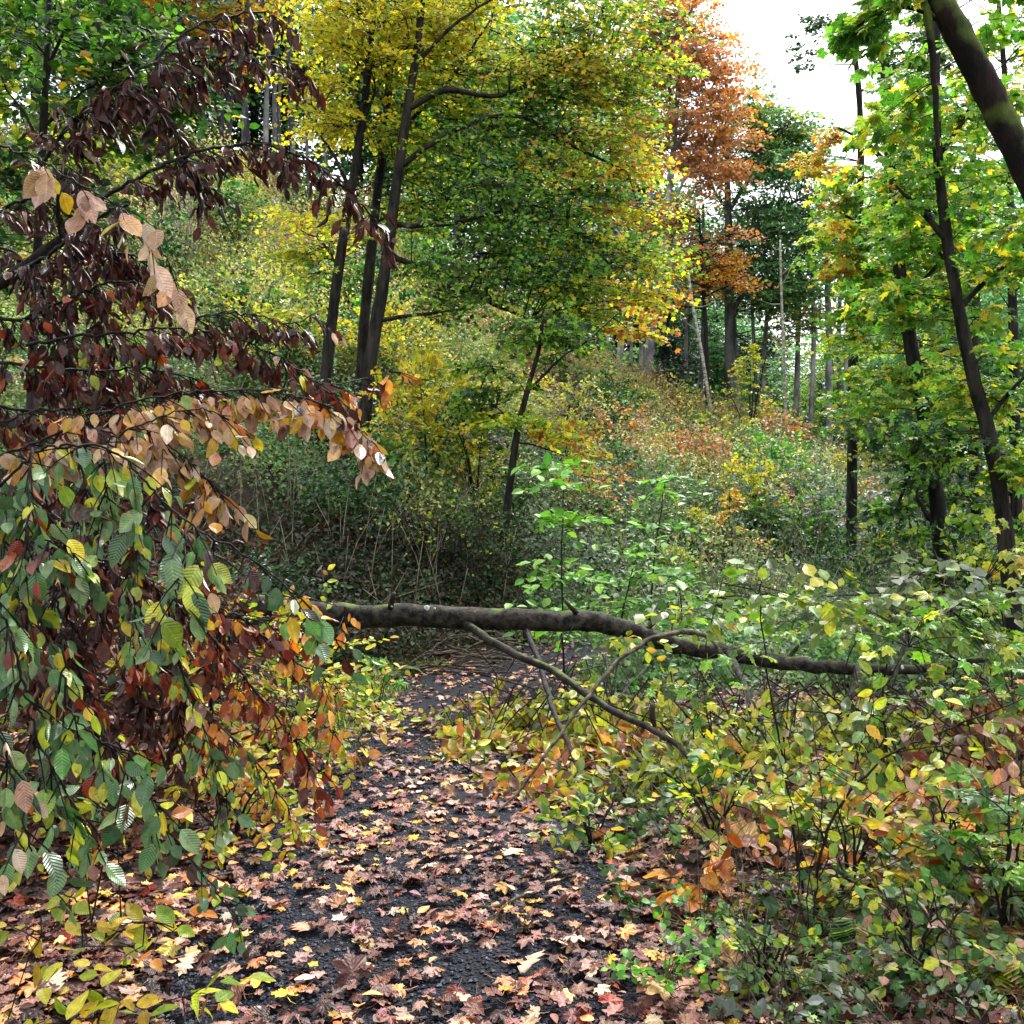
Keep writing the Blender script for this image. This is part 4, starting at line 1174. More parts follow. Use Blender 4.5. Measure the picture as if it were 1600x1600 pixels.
def bough(root, pts, r0, r1, pal, size, step, curl=0.0, hang=1.2, twigl=(.05, .14), per_node=3, bark=M_TWIG, mat=None, start=.12, pal_end=None, down=.8, label=None):
    """a branch with hanging leaves; the leaves are a sub-part of the branch"""
    b = Buf()
    cp = tube(b, [P(*q) for q in pts], [r0 * .62, r1 * .8], seg=7, per=8, rough=.05, wob=.003)
    seg = np.linalg.norm(np.diff(cp, axis=0), axis=1)
    s = np.r_[0, np.cumsum(seg)]
    nodes = np.arange(s[-1] * start, s[-1], step)
    nodes = np.clip(nodes + rng.normal(0, step * .3, len(nodes)), 0, s[-1])
    pos = np.stack([np.interp(nodes, s, cp[:, i]) for i in range(3)], 1)
    tan = nrm(np.stack([np.interp(nodes, s, np.gradient(cp[:, i])) for i in range(3)], 1))
    idx = np.repeat(np.arange(len(nodes)), per_node)
    n = len(idx)
    tp = pos[idx]
    dv = tan[idx] * .7 + rng.normal(0, .6, (n, 3)) * [1, 1, .4] - UP * down
    ln = rng.uniform(*twigl, n)
    e = tp + nrm(dv) * ln[:, None]
    twigs(b, tp, e, np.full(n, .0022), np.full(n, .0012), .05)
    br = b.build('branch', bark, root)
    lv = Buf()
    k = 3
    f = np.tile([.45, .75, 1.0], n)
    ii = np.repeat(np.arange(n), k)
    lp = tp[ii] + (e - tp)[ii] * f[:, None]
    m = len(lp)
    ax = nrm(dv)[ii] * .6 + rng.normal(0, .55, (m, 3)) - UP * hang
    nn = rng.normal(0, .7, (m, 3)) + np.array([.1, -.8, .35])
    t01 = (nodes / s[-1])[idx][ii]
    col = pick(m, pal)
    if pal_end is not None:
        q = rng.uniform(0, 1, m) < t01
        col[q] = pick(q.sum(), pal_end)
    q = rng.uniform(0, 1, m) < .08
    col[q] = pick(q.sum(), [('wither', 2), ('tan', 1), ('ygreen', 1), ('redbrown', 1)])
    sz = size * rng.uniform(.55, 1.25, m)
    cu = rng.uniform(0, 1, m) < curl
    scatter(lv, T_CURL, lp[cu], ax[cu], nn[cu], sz[cu], col[cu], col[cu] * .6, .5)
    q = ~cu
    scatter(lv, T_BEECH, lp[q], ax[q], nn[q], sz[q], col[q], np.clip(col[q] * [1.05, .85, .7], 0, .8), .35)
    o = lv.build('foliage', mat or (M_DRY if curl > .5 else M_NEAR), br, leaf=True, origin=np.array(root.location))
    if label:
        br['label'] = label
    return br


wb = P(-500, 900, 3.4); wb[2] = gz(wb[0], wb[1])
wither = thing('beech_tree', 'broken beech hung with curled dark brown withered leaves', 'tree', wb)
b = Buf(); tube(b, [wb - UP * .1, P(-380, 700, 3.4), P(-200, 560, 3.3), P(-60, 470, 3.25), P(20, 430, 3.2), P(95, 372, 3.2)], [.07, .06, .045, .03, .02, .014], seg=9)
b.build('trunk', M_BARK, wither)
W_ = [
    ([(60, 265, 3.1), (110, 195, 3.1), (165, 148, 3.1), (235, 95, 3.1), (310, 40, 3.15), (400, 18, 3.2), (432, 28, 3.2)], .010, .003, WI, .062, .045, .95),
    ([(95, 372, 3.2), (92, 300, 3.15), (120, 190, 3.1), (160, 150, 3.1), (210, 138, 3.1), (250, 170, 3.1), (290, 245, 3.1), (330, 300, 3.1)], .012, .003, WI, .062, .035, .95),
    ([(205, 140, 3.2), (262, 122, 3.2), (320, 95, 3.2), (385, 84, 3.2), (440, 92, 3.25), (470, 110, 3.3)], .008, .003, WI, .06, .04, .92),
    ([(150, 320, 3.0), (220, 275, 3.0), (300, 240, 3.05), (380, 226, 3.1), (440, 232, 3.1), (500, 262, 3.15), (560, 315, 3.2), (594, 352, 3.2)], .010, .003, WI, .06, .042, .92),
    ([(20, 430, 3.2), (80, 395, 3.1), (140, 345, 3.05), (200, 320, 3.0)], .012, .006, WI, .062, .035, .9),
    ([(-30, 350, 3.2), (40, 310, 3.2), (100, 330, 3.2), (150, 370, 3.2), (190, 420, 3.2)], .01, .003, WI, .06, .04, .95),
    ([(-60, 470, 3.2), (20, 500, 3.2), (100, 470, 3.15), (180, 440, 3.1), (250, 450, 3.1)], .012, .003, WR, .06, .035, .9),
    ([(40, 540, 3.0), (120, 525, 3.0), (200, 518, 3.0), (280, 512, 3.0), (340, 520, 3.05), (420, 550, 3.1), (500, 600, 3.1)], .009, .002, WR, .06, .045, .55),
    ([(280, 512, 3.0), (330, 490, 3.05), (390, 490, 3.1), (450, 505, 3.1), (500, 490, 3.1)], .006, .002, WI, .055, .05, .8),
    ([(-50, 560, 3.1), (40, 570, 3.1), (130, 580, 3.1), (220, 575, 3.1), (300, 590, 3.1)], .01, .003, WR, .06, .035, .8),
    ([(-60, 620, 3.2), (30, 640, 3.2), (110, 640, 3.15), (180, 630, 3.1)], .01, .003, WR, .06, .035, .7),
    ([(450, 600, 3.1), (520, 602, 3.15), (575, 590, 3.2), (615, 575, 3.2)], .005, .002, [('orange', 2), ('redbrown', 1)], .058, .075, .1),
    ([(130, 350, 3.4), (150, 430, 3.4), (165, 520, 3.4), (180, 600, 3.4), (185, 680, 3.4)], .012, .004, WI, .058, .035, .95),
    ([(30, 700, 3.4), (80, 800, 3.3), (100, 900, 3.3), (120, 1000, 3.2), (140, 1100, 3.2)], .014, .004, WI, .065, .035, .95),
    ([(140, 820, 3.3), (200, 880, 3.3), (220, 960, 3.2), (215, 1060, 3.2), (240, 1120, 3.2)], .012, .004, WI, .07, .04, .95),
    ([(0, 820, 3.4), (60, 850, 3.4), (150, 870, 3.4), (220, 900, 3.4), (290, 960, 3.4)], .012, .004, WI, .07, .035, .9),
    ([(-30, 1000, 3.2), (40, 1040, 3.2), (110, 1080, 3.2), (170, 1160, 3.2), (190, 1250, 3.2)], .01, .003, WR, .065, .045, .8),
    ([(250, 850, 3.6), (310, 920, 3.6), (340, 1000, 3.6), (330, 1080, 3.6)], .01, .003, WR, .06, .05, .7),
]
W_ += [
    ([(-40, 760, 3.0), (40, 780, 3.0), (110, 830, 3.0), (150, 900, 3.0), (160, 980, 3.0)], .01, .003, WI, .065, .035, .9),
    ([(180, 740, 3.4), (250, 790, 3.4), (300, 860, 3.4), (320, 930, 3.4), (370, 980, 3.4)], .01, .003, WR, .06, .035, .85),
    ([(-20, 900, 2.9), (60, 960, 2.9), (120, 1040, 2.9), (150, 1130, 2.9), (140, 1220, 2.9)], .01, .003, WR, .062, .035, .8),
    ([(230, 960, 3.3), (270, 1040, 3.3), (280, 1120, 3.3), (300, 1200, 3.3)], .008, .003, WI, .062, .035, .9),
    ([(-60, 400, 3.3), (10, 390, 3.3), (60, 440, 3.3), (90, 520, 3.3), (100, 600, 3.3)], .01, .003, WI, .058, .03, .95),
    ([(150, 400, 3.2), (210, 400, 3.2), (260, 430, 3.2), (290, 480, 3.2)], .008, .003, WI, .056, .03, .95),
]
for pts, r0, r1, pal, size, step, curl in W_:
    bough(wither, pts, r0, r1, pal, size * .86, step * .8, max(curl, .6), hang=.95)

# second beech: living boughs hanging in front, pale tan to green
gb = P(-420, 1000, 2.3); gb[2] = gz(gb[0], gb[1])
green = thing('beech_tree', 'living beech with drooping boughs of tan, golden and pleated green leaves', 'tree', gb)
b = Buf(); tube(b, [gb - UP * .1, P(-330, 700, 2.35), P(-220, 420, 2.4), P(-90, 240, 2.4), P(0, 228, 2.4)], [.05, .04, .028, .012, .006], seg=8)
b.build('trunk', M_BARK, green)
G_ = [
    ([(0, 228, 2.4), (60, 248, 2.4), (120, 285, 2.4), (180, 320, 2.4), (240, 375, 2.4), (275, 430, 2.45)], .005, .002, [('tan', 5), ('yellow', 1)], .086, .08, 'pale tan and yellow leaved bough crossing the withered ones', 'tan', 2),
    ([(-20, 720, 2.7), (60, 690, 2.7), (130, 660, 2.7), (220, 625, 2.7), (320, 612, 2.75), (420, 610, 2.8), (500, 630, 2.85), (560, 670, 2.9), (582, 690, 2.9)], .006, .002, TY, .07, .042, 'bough lined with pale tan and golden leaves', TN, 3),
    ([(90, 700, 2.6), (160, 690, 2.6), (230, 660, 2.6), (300, 640, 2.65), (360, 650, 2.65)], .005, .002, TY, .07, .05, None, TY, 2),
    ([(220, 665, 2.6), (270, 700, 2.6), (320, 745, 2.6), (350, 780, 2.6)], .004, .002, TY, .07, .05, None, TY, 3),
    ([(0, 760, 2.3), (60, 705, 2.3), (120, 695, 2.3), (190, 712, 2.3), (240, 770, 2.3), (300, 820, 2.3), (370, 860, 2.35), (440, 910, 2.4), (500, 970, 2.45), (540, 1020, 2.5)], .006, .002, [('ygreen', 2), ('beechgreen', 3), ('tanyellow', 1)], .075, .075, 'arching bough of large pleated green leaves', BG, 2),
    ([(50, 700, 2.2), (45, 780, 2.15), (40, 860, 2.1), (38, 950, 2.1), (45, 1020, 2.1)], .005, .002, BG, .062, .05, None, None, 3),
    ([(120, 700, 2.3), (130, 760, 2.3), (125, 820, 2.3), (115, 870, 2.3)], .004, .002, BG, .062, .05, None, None, 3),
    ([(165, 715, 2.3), (165, 780, 2.3), (160, 830, 2.3)], .004, .002, BG, .06, .05, None, None, 3),
    ([(290, 820, 2.0), (288, 880, 1.95), (275, 920, 1.9), (280, 960, 1.9)], .004, .002, BG, .078, .07, 'hanging spray of the largest green leaves', None, 2),
    ([(45, 850, 2.1), (90, 845, 2.1), (140, 880, 2.1)], .003, .0015, BG, .07, .05, None, None, 3),
    ([(-10, 930, 1.8), (20, 1000, 1.8), (40, 1080, 1.8), (60, 1160, 1.8), (110, 1250, 1.8), (140, 1310, 1.8)], .005, .002, BG, .06, .06, None, [('ygreen', 1), ('beechgreen', 2), ('tan', 1)], 3),
    ([(100, 1000, 1.85), (105, 1100, 1.85), (150, 1150, 1.85), (200, 1180, 1.85), (215, 1220, 1.85)], .004, .002, BG, .066, .06, None, None, 2),
    ([(-30, 1100, 1.7), (10, 1180, 1.7), (30, 1250, 1.7), (50, 1330, 1.7)], .004, .002, [('beechgreen', 2), ('tan', 1)], .062, .07, None, None, 2),
    ([(300, 960, 3.0), (350, 1020, 3.0), (400, 1080, 3.0), (440, 1130, 3.0), (470, 1170, 3.0), (490, 1220, 3.0)], .008, .003, RB, .062, .06, 'lower bough of deep red brown leaves', RB, 3),
    ([(370, 960, 3.0), (430, 1010, 3.0), (490, 1050, 3.0), (540, 1080, 3.0)], .006, .002, RB, .062, .075, None, [('orange', 1), ('ygreen', 1)], 2),
    ([(440, 930, 3.4), (500, 940, 3.4), (545, 950, 3.4)], .004, .002, 'orange', .062, .08, None, None, 2),
    ([(320, 940, 3.0), (380, 965, 3.0), (440, 970, 3.0), (490, 985, 3.0)], .005, .002, [('orange', 2), ('redbrown', 3)], .062, .06, None, None, 3),
    ([(430, 1090, 3.0), (500, 1130, 3.0), (550, 1160, 3.0), (570, 1140, 3.0)], .004, .002, [('orange', 2), ('yellow', 1), ('ygreen', 1)], .062, .06, None, None, 2),
    ([(0, 1180, 2.8), (80, 1220, 2.8), (160, 1260, 2.8), (260, 1300, 2.75), (320, 1370, 2.7), (370, 1430, 2.7)], .006, .002, BY, .065, .07, None, BG, 2),
    ([(200, 900, 2.9), (260, 990, 2.9), (300, 1090, 2.9), (330, 1180, 2.9), (345, 1260, 2.9)], .007, .003, BY, .062, .055, None, BY, 3),
    ([(250, 1050, 3.3), (330, 1120, 3.3), (400, 1190, 3.3), (450, 1260, 3.3)], .007, .003, BY, .062, .055, None, [('ygreen', 1), ('tanyellow', 1)], 3),
    ([(-40, 1260, 2.2), (20, 1300, 2.2), (60, 1370, 2.2), (120, 1410, 2.2)], .004, .002, BY, .06, .09, None, None, 1),
]
G_ += [
    ([(-30, 700, 2.4), (10, 780, 2.35), (5, 880, 2.3), (15, 980, 2.3), (5, 1060, 2.3)], .005, .002, BG, .062, .05, None, None, 3),
    ([(80, 900, 2.2), (95, 980, 2.2), (80, 1060, 2.15), (90, 1130, 2.1), (70, 1200, 2.1)], .005, .002, BG, .062, .05, None, None, 3),
    ([(200, 790, 2.5), (215, 850, 2.5), (205, 920, 2.5), (215, 990, 2.5)], .004, .002, BY, .062, .05, None, BG, 3),
    ([(150, 1120, 2.0), (190, 1190, 2.0), (230, 1240, 2.0), (250, 1290, 2.0)], .004, .002, BG, .066, .055, None, None, 3),
    ([(-20, 1180, 2.3), (50, 1210, 2.3), (110, 1250, 2.3), (160, 1310, 2.3)], .004, .002, [('beechgreen', 2), ('redbrown', 1), ('orange', 1)], .062, .055, None, None, 3),
    ([(180, 1010, 3.0), (250, 1040, 3.0), (310, 1100, 3.0), (350, 1160, 3.0)], .006, .002, RB, .06, .05, None, [('orange', 2), ('redbrown', 2)], 3),
    ([(0, 660, 2.8), (60, 640, 2.8), (120, 650, 2.8), (170, 690, 2.8)], .005, .002, [('orange', 1), ('redbrown', 2)], .06, .055, None, TY, 3),
]
for pts, r0, r1, pal, size, step, lab, pe, pn in G_:
    bough(green, pts, r0, r1, pal, size * .78, step * .74 * (1.0 if pal in (TY, RB) else 1.45), 0.04, hang=.9, pal_end=pe, per_node=pn, label=lab, mat=M_GREENB, start=.06)

# yellow-green thicket behind the hanging boughs, left of the path
for lab, px, py, d, w, h, n, pal in [
        ('yellow-green beech thicket left of the path under the fallen trunk', 440, 1235, 6.0, 330, 230, 130, [('ygreen', 4), ('yellow', 2), ('tanyellow', 1)]),
        ('rusty and yellow thicket behind the hanging brown leaves', 260, 1220, 5.6, 330, 260, 120, [('ygreen', 2), ('orange', 1), ('tanyellow', 2), ('wither', 1)]),
        ('low green and orange bush at the left verge of the path', 360, 1330, 4.6, 260, 150, 60, [('ygreen', 2), ('orange', 1), ('yellow', 1), ('tanyellow', 1)]),
        ('withered brown bush low at the left edge of the path', 90, 1330, 4.4, 330, 330, 200, [('wither', 3), ('redbrown', 1), ('ygreen', 1)])]:
    shrub('shrub', lab, px, py, d, w, h, n, pal, T_BEECH, .06, k=8, mat=M_NEAR, stems=7)
shrub('shrub', 'dark brown withered thicket deep behind the hanging green sprays', 230, 1250, 5.0, 420, 420, 210, [('wither', 5), ('redbrown', 1), ('darkcover', 2)], T_CURL, .065, k=7, mat=M_DRY, stems=9)
shrub('maple_seedling', 'small green maple seedling left of the path before the brushwood', 590, 1130, 7.6, 90, 90, 10, 'brightgreen', T_MAPLE1, .09, k=5, cat='seedling', stems=3)

# ------------------------------------------------------------------ brushwood heap and sticks
BW = [([(540, 1012, 10.2), (640, 1018, 10.2), (720, 1022, 10.0), (800, 1030, 9.8)], .032), ([(535, 1035, 9.6), (600, 1040, 9.6), (680, 1036, 9.6)], .024), ([(560, 1050, 9.4), (640, 1044, 9.4), (720, 1040, 9.4), (790, 1045, 9.3)], .018),
      ([(580, 1000, 10.6), (660, 1003, 10.6), (740, 996, 10.6), (810, 1000, 10.5)], .02), ([(620, 1046, 9.5), (660, 1025, 9.5), (700, 998, 9.6), (760, 985, 9.7)], .014), ([(540, 1058, 9.2), (600, 1050, 9.3), (700, 1042, 9.4), (800, 1050, 9.2)], .016),
      ([(650, 1050, 9.4), (700, 1030, 9.5), (760, 1020, 9.5), (830, 1018, 9.5)], .012), ([(600, 990, 10.8), (690, 1012, 10.4), (790, 1036, 9.8)], .011), ([(700, 1008, 10), (760, 1026, 9.9), (830, 1040, 9.6)], .012), ([(560, 1024, 10), (650, 1026, 10), (760, 1012, 10)], .013),
      ([(720, 990, 10.6), (780, 1004, 10.4), (850, 1010, 10.2)], .014), ([(590, 1062, 9.1), (640, 1040, 9.3), (690, 1034, 9.4)], .01), ([(540, 1000, 10.6), (600, 1022, 10.2), (640, 1050, 9.4)], .012), ([(690, 1046, 9.4), (740, 1050, 9.3), (810, 1036, 9.4)], .012)]
for pts, r in BW:
    b = Buf(); q = [P(*p) for p in pts]
    tube(b, q, [r, r * .45], seg=7, per=5, wob=.012, rough=.06)
    # a side shoot on each stick
    m = q[len(q) // 2]; tube(b, [m, m + np.array([rng.uniform(.1, .3), rng.uniform(-.1, .1), rng.uniform(.02, .14)]), m + np.array([rng.uniform(.3, .55), 0, rng.uniform(0, .2)])], [r * .5, .004], seg=5, per=3)
    tag(b.build('dead_stick', M_DEADWOOD, origin=q[0]), 'bare grey stick in the brushwood heap behind the fallen trunk', 'stick', 'sticks of the brushwood heap')
for lab, pts, r, mt in [
        ('curved bare stick lying at the right edge of the leafy path', [(745, 1432), (800, 1420), (850, 1392), (900, 1380)], .009, M_DEADWOOD),
        ('short dark stick across the middle of the path', [(520, 1250), (570, 1243), (640, 1238)], .006, M_TWIG),
        ('thin dark twig lying on the path below the fallen trunk', [(690, 1220), (740, 1205), (790, 1190)], .005, M_TWIG),
        ('long dark stick among leaves at the right verge', [(920, 1350), (1000, 1335), (1080, 1325), (1190, 1310)], .008, M_DEADWOOD),
        ('thin forked pale twig in front of the dark hollow', [(1100, 1424), (1150, 1400), (1190, 1380), (1250, 1370)], .005, M_PALETWIG),
        ('thin bent twig under the orange seedling', [(900, 1280), (980, 1290), (1060, 1300), (1130, 1320)], .005, M_TWIG)]:
    q = []
    for px, py in pts:
        d = CAMZ * F / (py - 800); d = min(d, 9)
        x = (px - 800) / F * d
        q.append(np.array([x, d, float(ground_z(x, d)) + .02]))
    b = Buf(); tube(b, q, [r, r * .5], seg=6, per=6, wob=.006)
    m = q[len(q) // 2]; tube(b, [m, m + np.array([.07, .05, .03]), m + np.array([.16, .06, .05])], [r * .6, .002], seg=5, per=3)
    tag(b.build('dead_stick', mt, origin=q[0]), lab, 'stick')

# ------------------------------------------------------------------ saplings and herbs in the right foreground
def stem_plant(name, label, stems, leaves, cat='sapling', bark=M_TWIG, mat=M_NEAR, group=None):
    """stems: lists of (px, py, d) with radii; leaves: (px, py, d, rx, ry, n, leaf, template, palette, k)"""
    base = P(*stems[0][2][0]); base[2] = float(ground_z(base[0], base[1]))
    root = thing(name, label, cat, base, group)
    b, sk = Buf(), []
    for r0, r1, pts in stems:
        q = [P(*p) for p in pts]
        if pts is stems[0][2]:
            q[0][2] = base[2] - .03
        sk.append(tube(b, q, [r0 * .52, r1 * .7], seg=6, per=7, wob=.003))
    sk = np.concatenate(sk)
    lv, tw = Buf(), b
    for px, py, d, rx, ry, n, leaf, tpl, pal, k in leaves:
        c = P(px, py, d); R = np.array([rx, max(rx, ry) * .7, ry]) / F * d
        st = c + ball(n, .6) * R
        dv = (st - c) / R.max() + rng.normal(0, .4, (n, 3)) * [1, 1, .3]
        sprays(lv, st, dv, rng.uniform(.1, .25, n), UP * 1.0 - np.array([0, .55, 0]) + rng.normal(0, .25, (n, 3)), k, np.full(n, leaf), tpl, pal, tw, .25, .2, .35, col2='yellow', edge=.15, tr=.002)
        twigs(tw, sk[np.argmin(((sk[None] - st[:, None] * .6 - c * .4) ** 2).sum(-1), 1)], st, np.full(n, .003), np.full(n, .0018), .05)
    tw.build('stem', bark, root)
    lv.build('foliage', mat, root, leaf=True)
    return root


MG = [('brightgreen', 3), ('green', 2), ('ygreen', 1)]
stem_plant('maple_sapling', 'upright thin maple sapling with dark stem rising through the fallen crown', [(.011, .004, [(1262, 1440, 3.7), (1240, 1300, 3.75), (1222, 1180, 3.8), (1200, 1060, 3.8), (1185, 930, 3.8)])],
           [(1190, 920, 3.8, 60, 40, 8, .06, T_OVALW, MG, 5), (1195, 1000, 3.8, 60, 30, 4, .07, T_MAPLE2, MG, 3), (1215, 1120, 3.8, 60, 40, 6, .06, T_BEECH, FG, 4)])
stem_plant('maple_sapling', 'arching thin sapling bending towards the right with smooth brown stem', [(.012, .004, [(1268, 1425, 3.6), (1290, 1310, 3.6), (1330, 1235, 3.6), (1390, 1180, 3.6), (1480, 1140, 3.6), (1600, 1090, 3.6)]),
           (.005, .002, [(1330, 1235, 3.6), (1360, 1120, 3.6), (1420, 1010, 3.6)]), (.005, .002, [(1400, 1175, 3.6), (1490, 1165, 3.55), (1600, 1175, 3.5)])],
           [(1420, 1000, 3.6, 80, 40, 9, .08, T_MAPLE2, MG, 3), (1380, 1120, 3.6, 80, 40, 7, .06, T_BEECH, FG, 4), (1500, 1130, 3.6, 90, 40, 9, .065, T_BEECH, [('ygreen', 2), ('litter', 1)], 4), (1570, 1070, 3.6, 40, 40, 5, .07, T_MAPLE2, MG, 3)])
stem_plant('maple_sapling', 'maple sapling with wide bright green leaves beside the end of the fallen trunk', [(.012, .004, [(1395, 1250, 5.0), (1380, 1100, 5.0), (1395, 1000, 5.0), (1440, 930, 5.0)]), (.006, .003, [(1395, 1000, 5), (1480, 960, 5), (1560, 940, 5)])],
           [(1440, 960, 5, 100, 40, 16, .1, T_MAPLE2, MG, 3), (1540, 980, 4.9, 80, 50, 14, .1, T_MAPLE2, MG, 3), (1340, 940, 5.1, 70, 40, 12, .085, T_OVALW, [('ygreen', 2), ('green', 2)], 5), (1560, 1040, 4.7, 60, 40, 8, .1, T_MAPLE2, MG, 3), (1420, 1090, 5, 80, 25, 7, .09, T_MAPLE2, MG, 3)])
stem_plant('maple_sapling', 'small maple sapling with flat green leaves over the middle of the fallen trunk', [(.008, .003, [(1080, 1180, 5.6), (1090, 1080, 5.6), (1110, 980, 5.6), (1130, 900, 5.6)])],
           [(1140, 950, 5.6, 90, 40, 14, .085, T_OVALW, MG, 4), (1100, 1080, 5.5, 60, 30, 7, .1, T_MAPLE2, MG, 3), (1240, 950, 5.6, 80, 30, 6, .085, T_MAPLE2, MG, 3), (1070, 950, 5.7, 60, 40, 9, .08, T_OVALW, FG, 4)])
stem_plant('maple_sapling', 'silvery leaved sapling beneath the crooked slender trunk', [(.012, .005, [(1590, 1120, 5.6), (1570, 980, 5.6), (1530, 900, 5.6), (1440, 895, 5.6)])],
           [(1440, 900, 5.6, 80, 30, 14, .085, T_OVALW, [('greybramble', 2), ('nettle', 1)], 5), (1530, 920, 5.5, 70, 30, 12, .085, T_OVALW, [('greybramble', 1), ('nettle', 2)], 5), (1580, 860, 5.6, 40, 40, 8, .09, T_MAPLE2, [('ygreen', 2), ('yellow', 1)], 3)])
stem_plant('beech_sapling', 'leafy spray of round olive leaves hanging above the fallen trunk end', [(.01, .004, [(1330, 1200, 6.2), (1320, 1050, 6.2), (1350, 980, 6.2), (1400, 920, 6.2)]), (.012, .006, [(1370, 925, 6.2), (1330, 930, 6.2), (1270, 932, 6.2)])],
           [(1360, 950, 6.2, 80, 45, 20, .07, T_OVALW, [('ygreen', 3), ('green', 2)], 6)])
stem_plant('beech_sapling', 'beech seedling with a cluster of glowing orange leaves at the dark hollow', [(.008, .003, [(1100, 1440, 3.85), (1080, 1400, 3.85), (1060, 1370, 3.85)]), (.005, .002, [(1090, 1425, 3.85), (1130, 1370, 3.85), (1170, 1340, 3.85)])],
           [(1040, 1385, 3.85, 42, 34, 7, .085, T_BEECH, [('orange', 3), ('redbrown', 1)], 6), (1090, 1365, 3.85, 45, 34, 7, .085, T_BEECH, [('orange', 3), ('redbrown', 1)], 6), (1150, 1350, 3.85, 40, 28, 5, .08, T_BEECH, [('redbrown', 3), ('litter', 1)], 5)], cat='seedling')
stem_plant('beech_sapling', 'seedling with orange brown leaves standing right of the thin stems', [(.006, .003, [(1385, 1410, 3.9), (1382, 1370, 3.9), (1378, 1335, 3.9)])],
           [(1380, 1335, 3.9, 45, 35, 9, .075, T_BEECH, [('orange', 1), ('redbrown', 2)], 5)], cat='seedling')
# bare thin multi-stem shrub
root_px = (1268, 1500, 3.35)
stem_plant('bare_shrub', 'cluster of thin almost bare stems rising from the right verge', [(.006, .002, [root_px, (1250, 1400, 3.4), (1248, 1300, 3.4), (1215, 1180, 3.4)]), (.006, .002, [root_px, (1275, 1400, 3.4), (1300, 1320, 3.4), (1320, 1240, 3.4)]),
           (.005, .002, [root_px, (1262, 1390, 3.4), (1285, 1260, 3.4), (1270, 1130, 3.4)]), (.004, .002, [root_px, (1300, 1430, 3.35), (1350, 1370, 3.3), (1420, 1340, 3.3)])],
           [(1230, 1210, 3.4, 50, 40, 5, .05, T_BEECH, FY, 4), (1285, 1180, 3.4, 40, 50, 5, .05, T_BEECH, FG, 4)], cat='shrub')
# twig with yellow and green leaves close to the lens, bottom left
stem_plant('beech_twig', 'twig of yellow and green beech leaves lying close at the lower edge of the path', [(.004, .002, [(20, 1640, 2.5), (110, 1600, 2.5), (200, 1570, 2.5), (300, 1560, 2.5)])],
           [(200, 1560, 2.5, 60, 16, 4, .075, T_BEECH, [('yellow', 3), ('ygreen', 2)], 4), (90, 1590, 2.5, 50, 16, 3, .075, T_BEECH, [('yellow', 2), ('ygreen', 3)], 4), (280, 1575, 2.5, 40, 14, 3, .07, T_BEECH, [('ygreen', 2), ('redbrown', 1)], 4)], cat='twig')
stem_plant('beech_twig', 'low yellow-leaved beech twig over brown litter at the left', [(.004, .002, [(0, 1500, 2.9), (60, 1470, 2.9), (130, 1450, 2.9), (240, 1440, 2.9)])],
           [(50, 1450, 2.9, 50, 30, 5, .07, T_BEECH, [('yellow', 1), ('ygreen', 3)], 4), (130, 1470, 2.9, 40, 30, 4, .07, T_BEECH, [('yellow', 2), ('ygreen', 2)], 4), (250, 1460, 2.9, 40, 30, 4, .07, T_BEECH, [('orange', 1), ('ygreen', 2)], 4), (130, 1290, 2.9, 60, 20, 4, .06, T_BEECH, [('ygreen', 2), ('tanyellow', 1)], 4)], cat='twig')

# herbs: low rosettes
def herb(label, px, py, w, h, n, pal, leaf, tpl=T_OVALW, name='herb', k=5):
    d = min(CAMZ * F / (py - 800), 9)
    x = (px - 800) / F * d
    z = float(ground_z(x, d))
    root = thing(name, label, 'plant', (x, d, z))
    lv, tw = Buf(), Buf()
    W, H = w / F * d / 2, h / F * d
    n, leaf = int(n * .55), leaf * .78
    an = rng.uniform(0, 6.28, n)
    rr = rng.uniform(0, .75, n) ** .7
    st = np.array([x, d, z]) + np.c_[np.cos(an) * rr * W, np.sin(an) * rr * W, rng.uniform(.1, .8, n) * H]
    dv = np.c_[np.cos(an), np.sin(an), rng.uniform(.1, .7, n)]
    sprays(lv, st, dv, rng.uniform(.05, .12, n), UP + rng.normal(0, .3, (n, 3)) - np.array([0, .4, 0]), k, np.full(n, leaf), tpl, pal, tw, .2, .0, .35, tr=.0015)
    twigs(tw, np.tile([x, d, z - .01], (n, 1)), st, np.full(n, .002), np.full(n, .0015), .1)
    tw.build('stem', M_MOSSTWIG, root)
    lv.build('foliage', M_SHRUB, root, leaf=True)
    return root


M_MOSSTWIG = bark_mat('green_stem', '3c4a1c', '6a7a34', scale=20)
herb('tuft of bright green herb leaves by the gravel edge', 1040, 1560, 160, 110, 34, [('brightgreen', 3), ('nettle', 1)], .045)
herb('dark ivy-like herb patch left of the orange seedling', 975, 1420, 120, 60, 22, [('dkgreen', 2), ('nettle', 1)], .05)
herb('green herb under the orange seedling', 1080, 1460, 120, 60, 20, [('nettle', 2), ('brightgreen', 1)], .045)
herb('pale green herb beside the purple brown leaf', 1140, 1530, 150, 60, 22, [('nettle', 2), ('greybramble', 1)], .045)
herb('blue-green herb with lobed leaves beyond the dry stems', 1500, 1450, 200, 90, 26, [('nettle', 2), ('greybramble', 2)], .08, T_MAPLE1)
herb('yellowish herb at the foot of the fern', 1370, 1455, 160, 70, 22, [('nettle', 2), ('ygreen', 2)], .06, T_MAPLE1)
herb('low green herb patch at the lower corner', 1470, 1580, 200, 80, 34, [('nettle', 3), ('greybramble', 1)], .05)
herb('green creeping herb in the middle of the right verge', 1250, 1540, 180, 60, 26, [('nettle', 3), ('ygreen', 1)], .045)
herb('small herb with grey-green leaves by the yellow maple leaf', 1330, 1590, 140, 60, 20, [('nettle', 2), ('greybramble', 1)], .045)
herb('large bluish leaf plant at the right edge', 1580, 1420, 100, 130, 10, [('nettle', 3), ('greybramble', 1)], .1, T_MAPLE1)
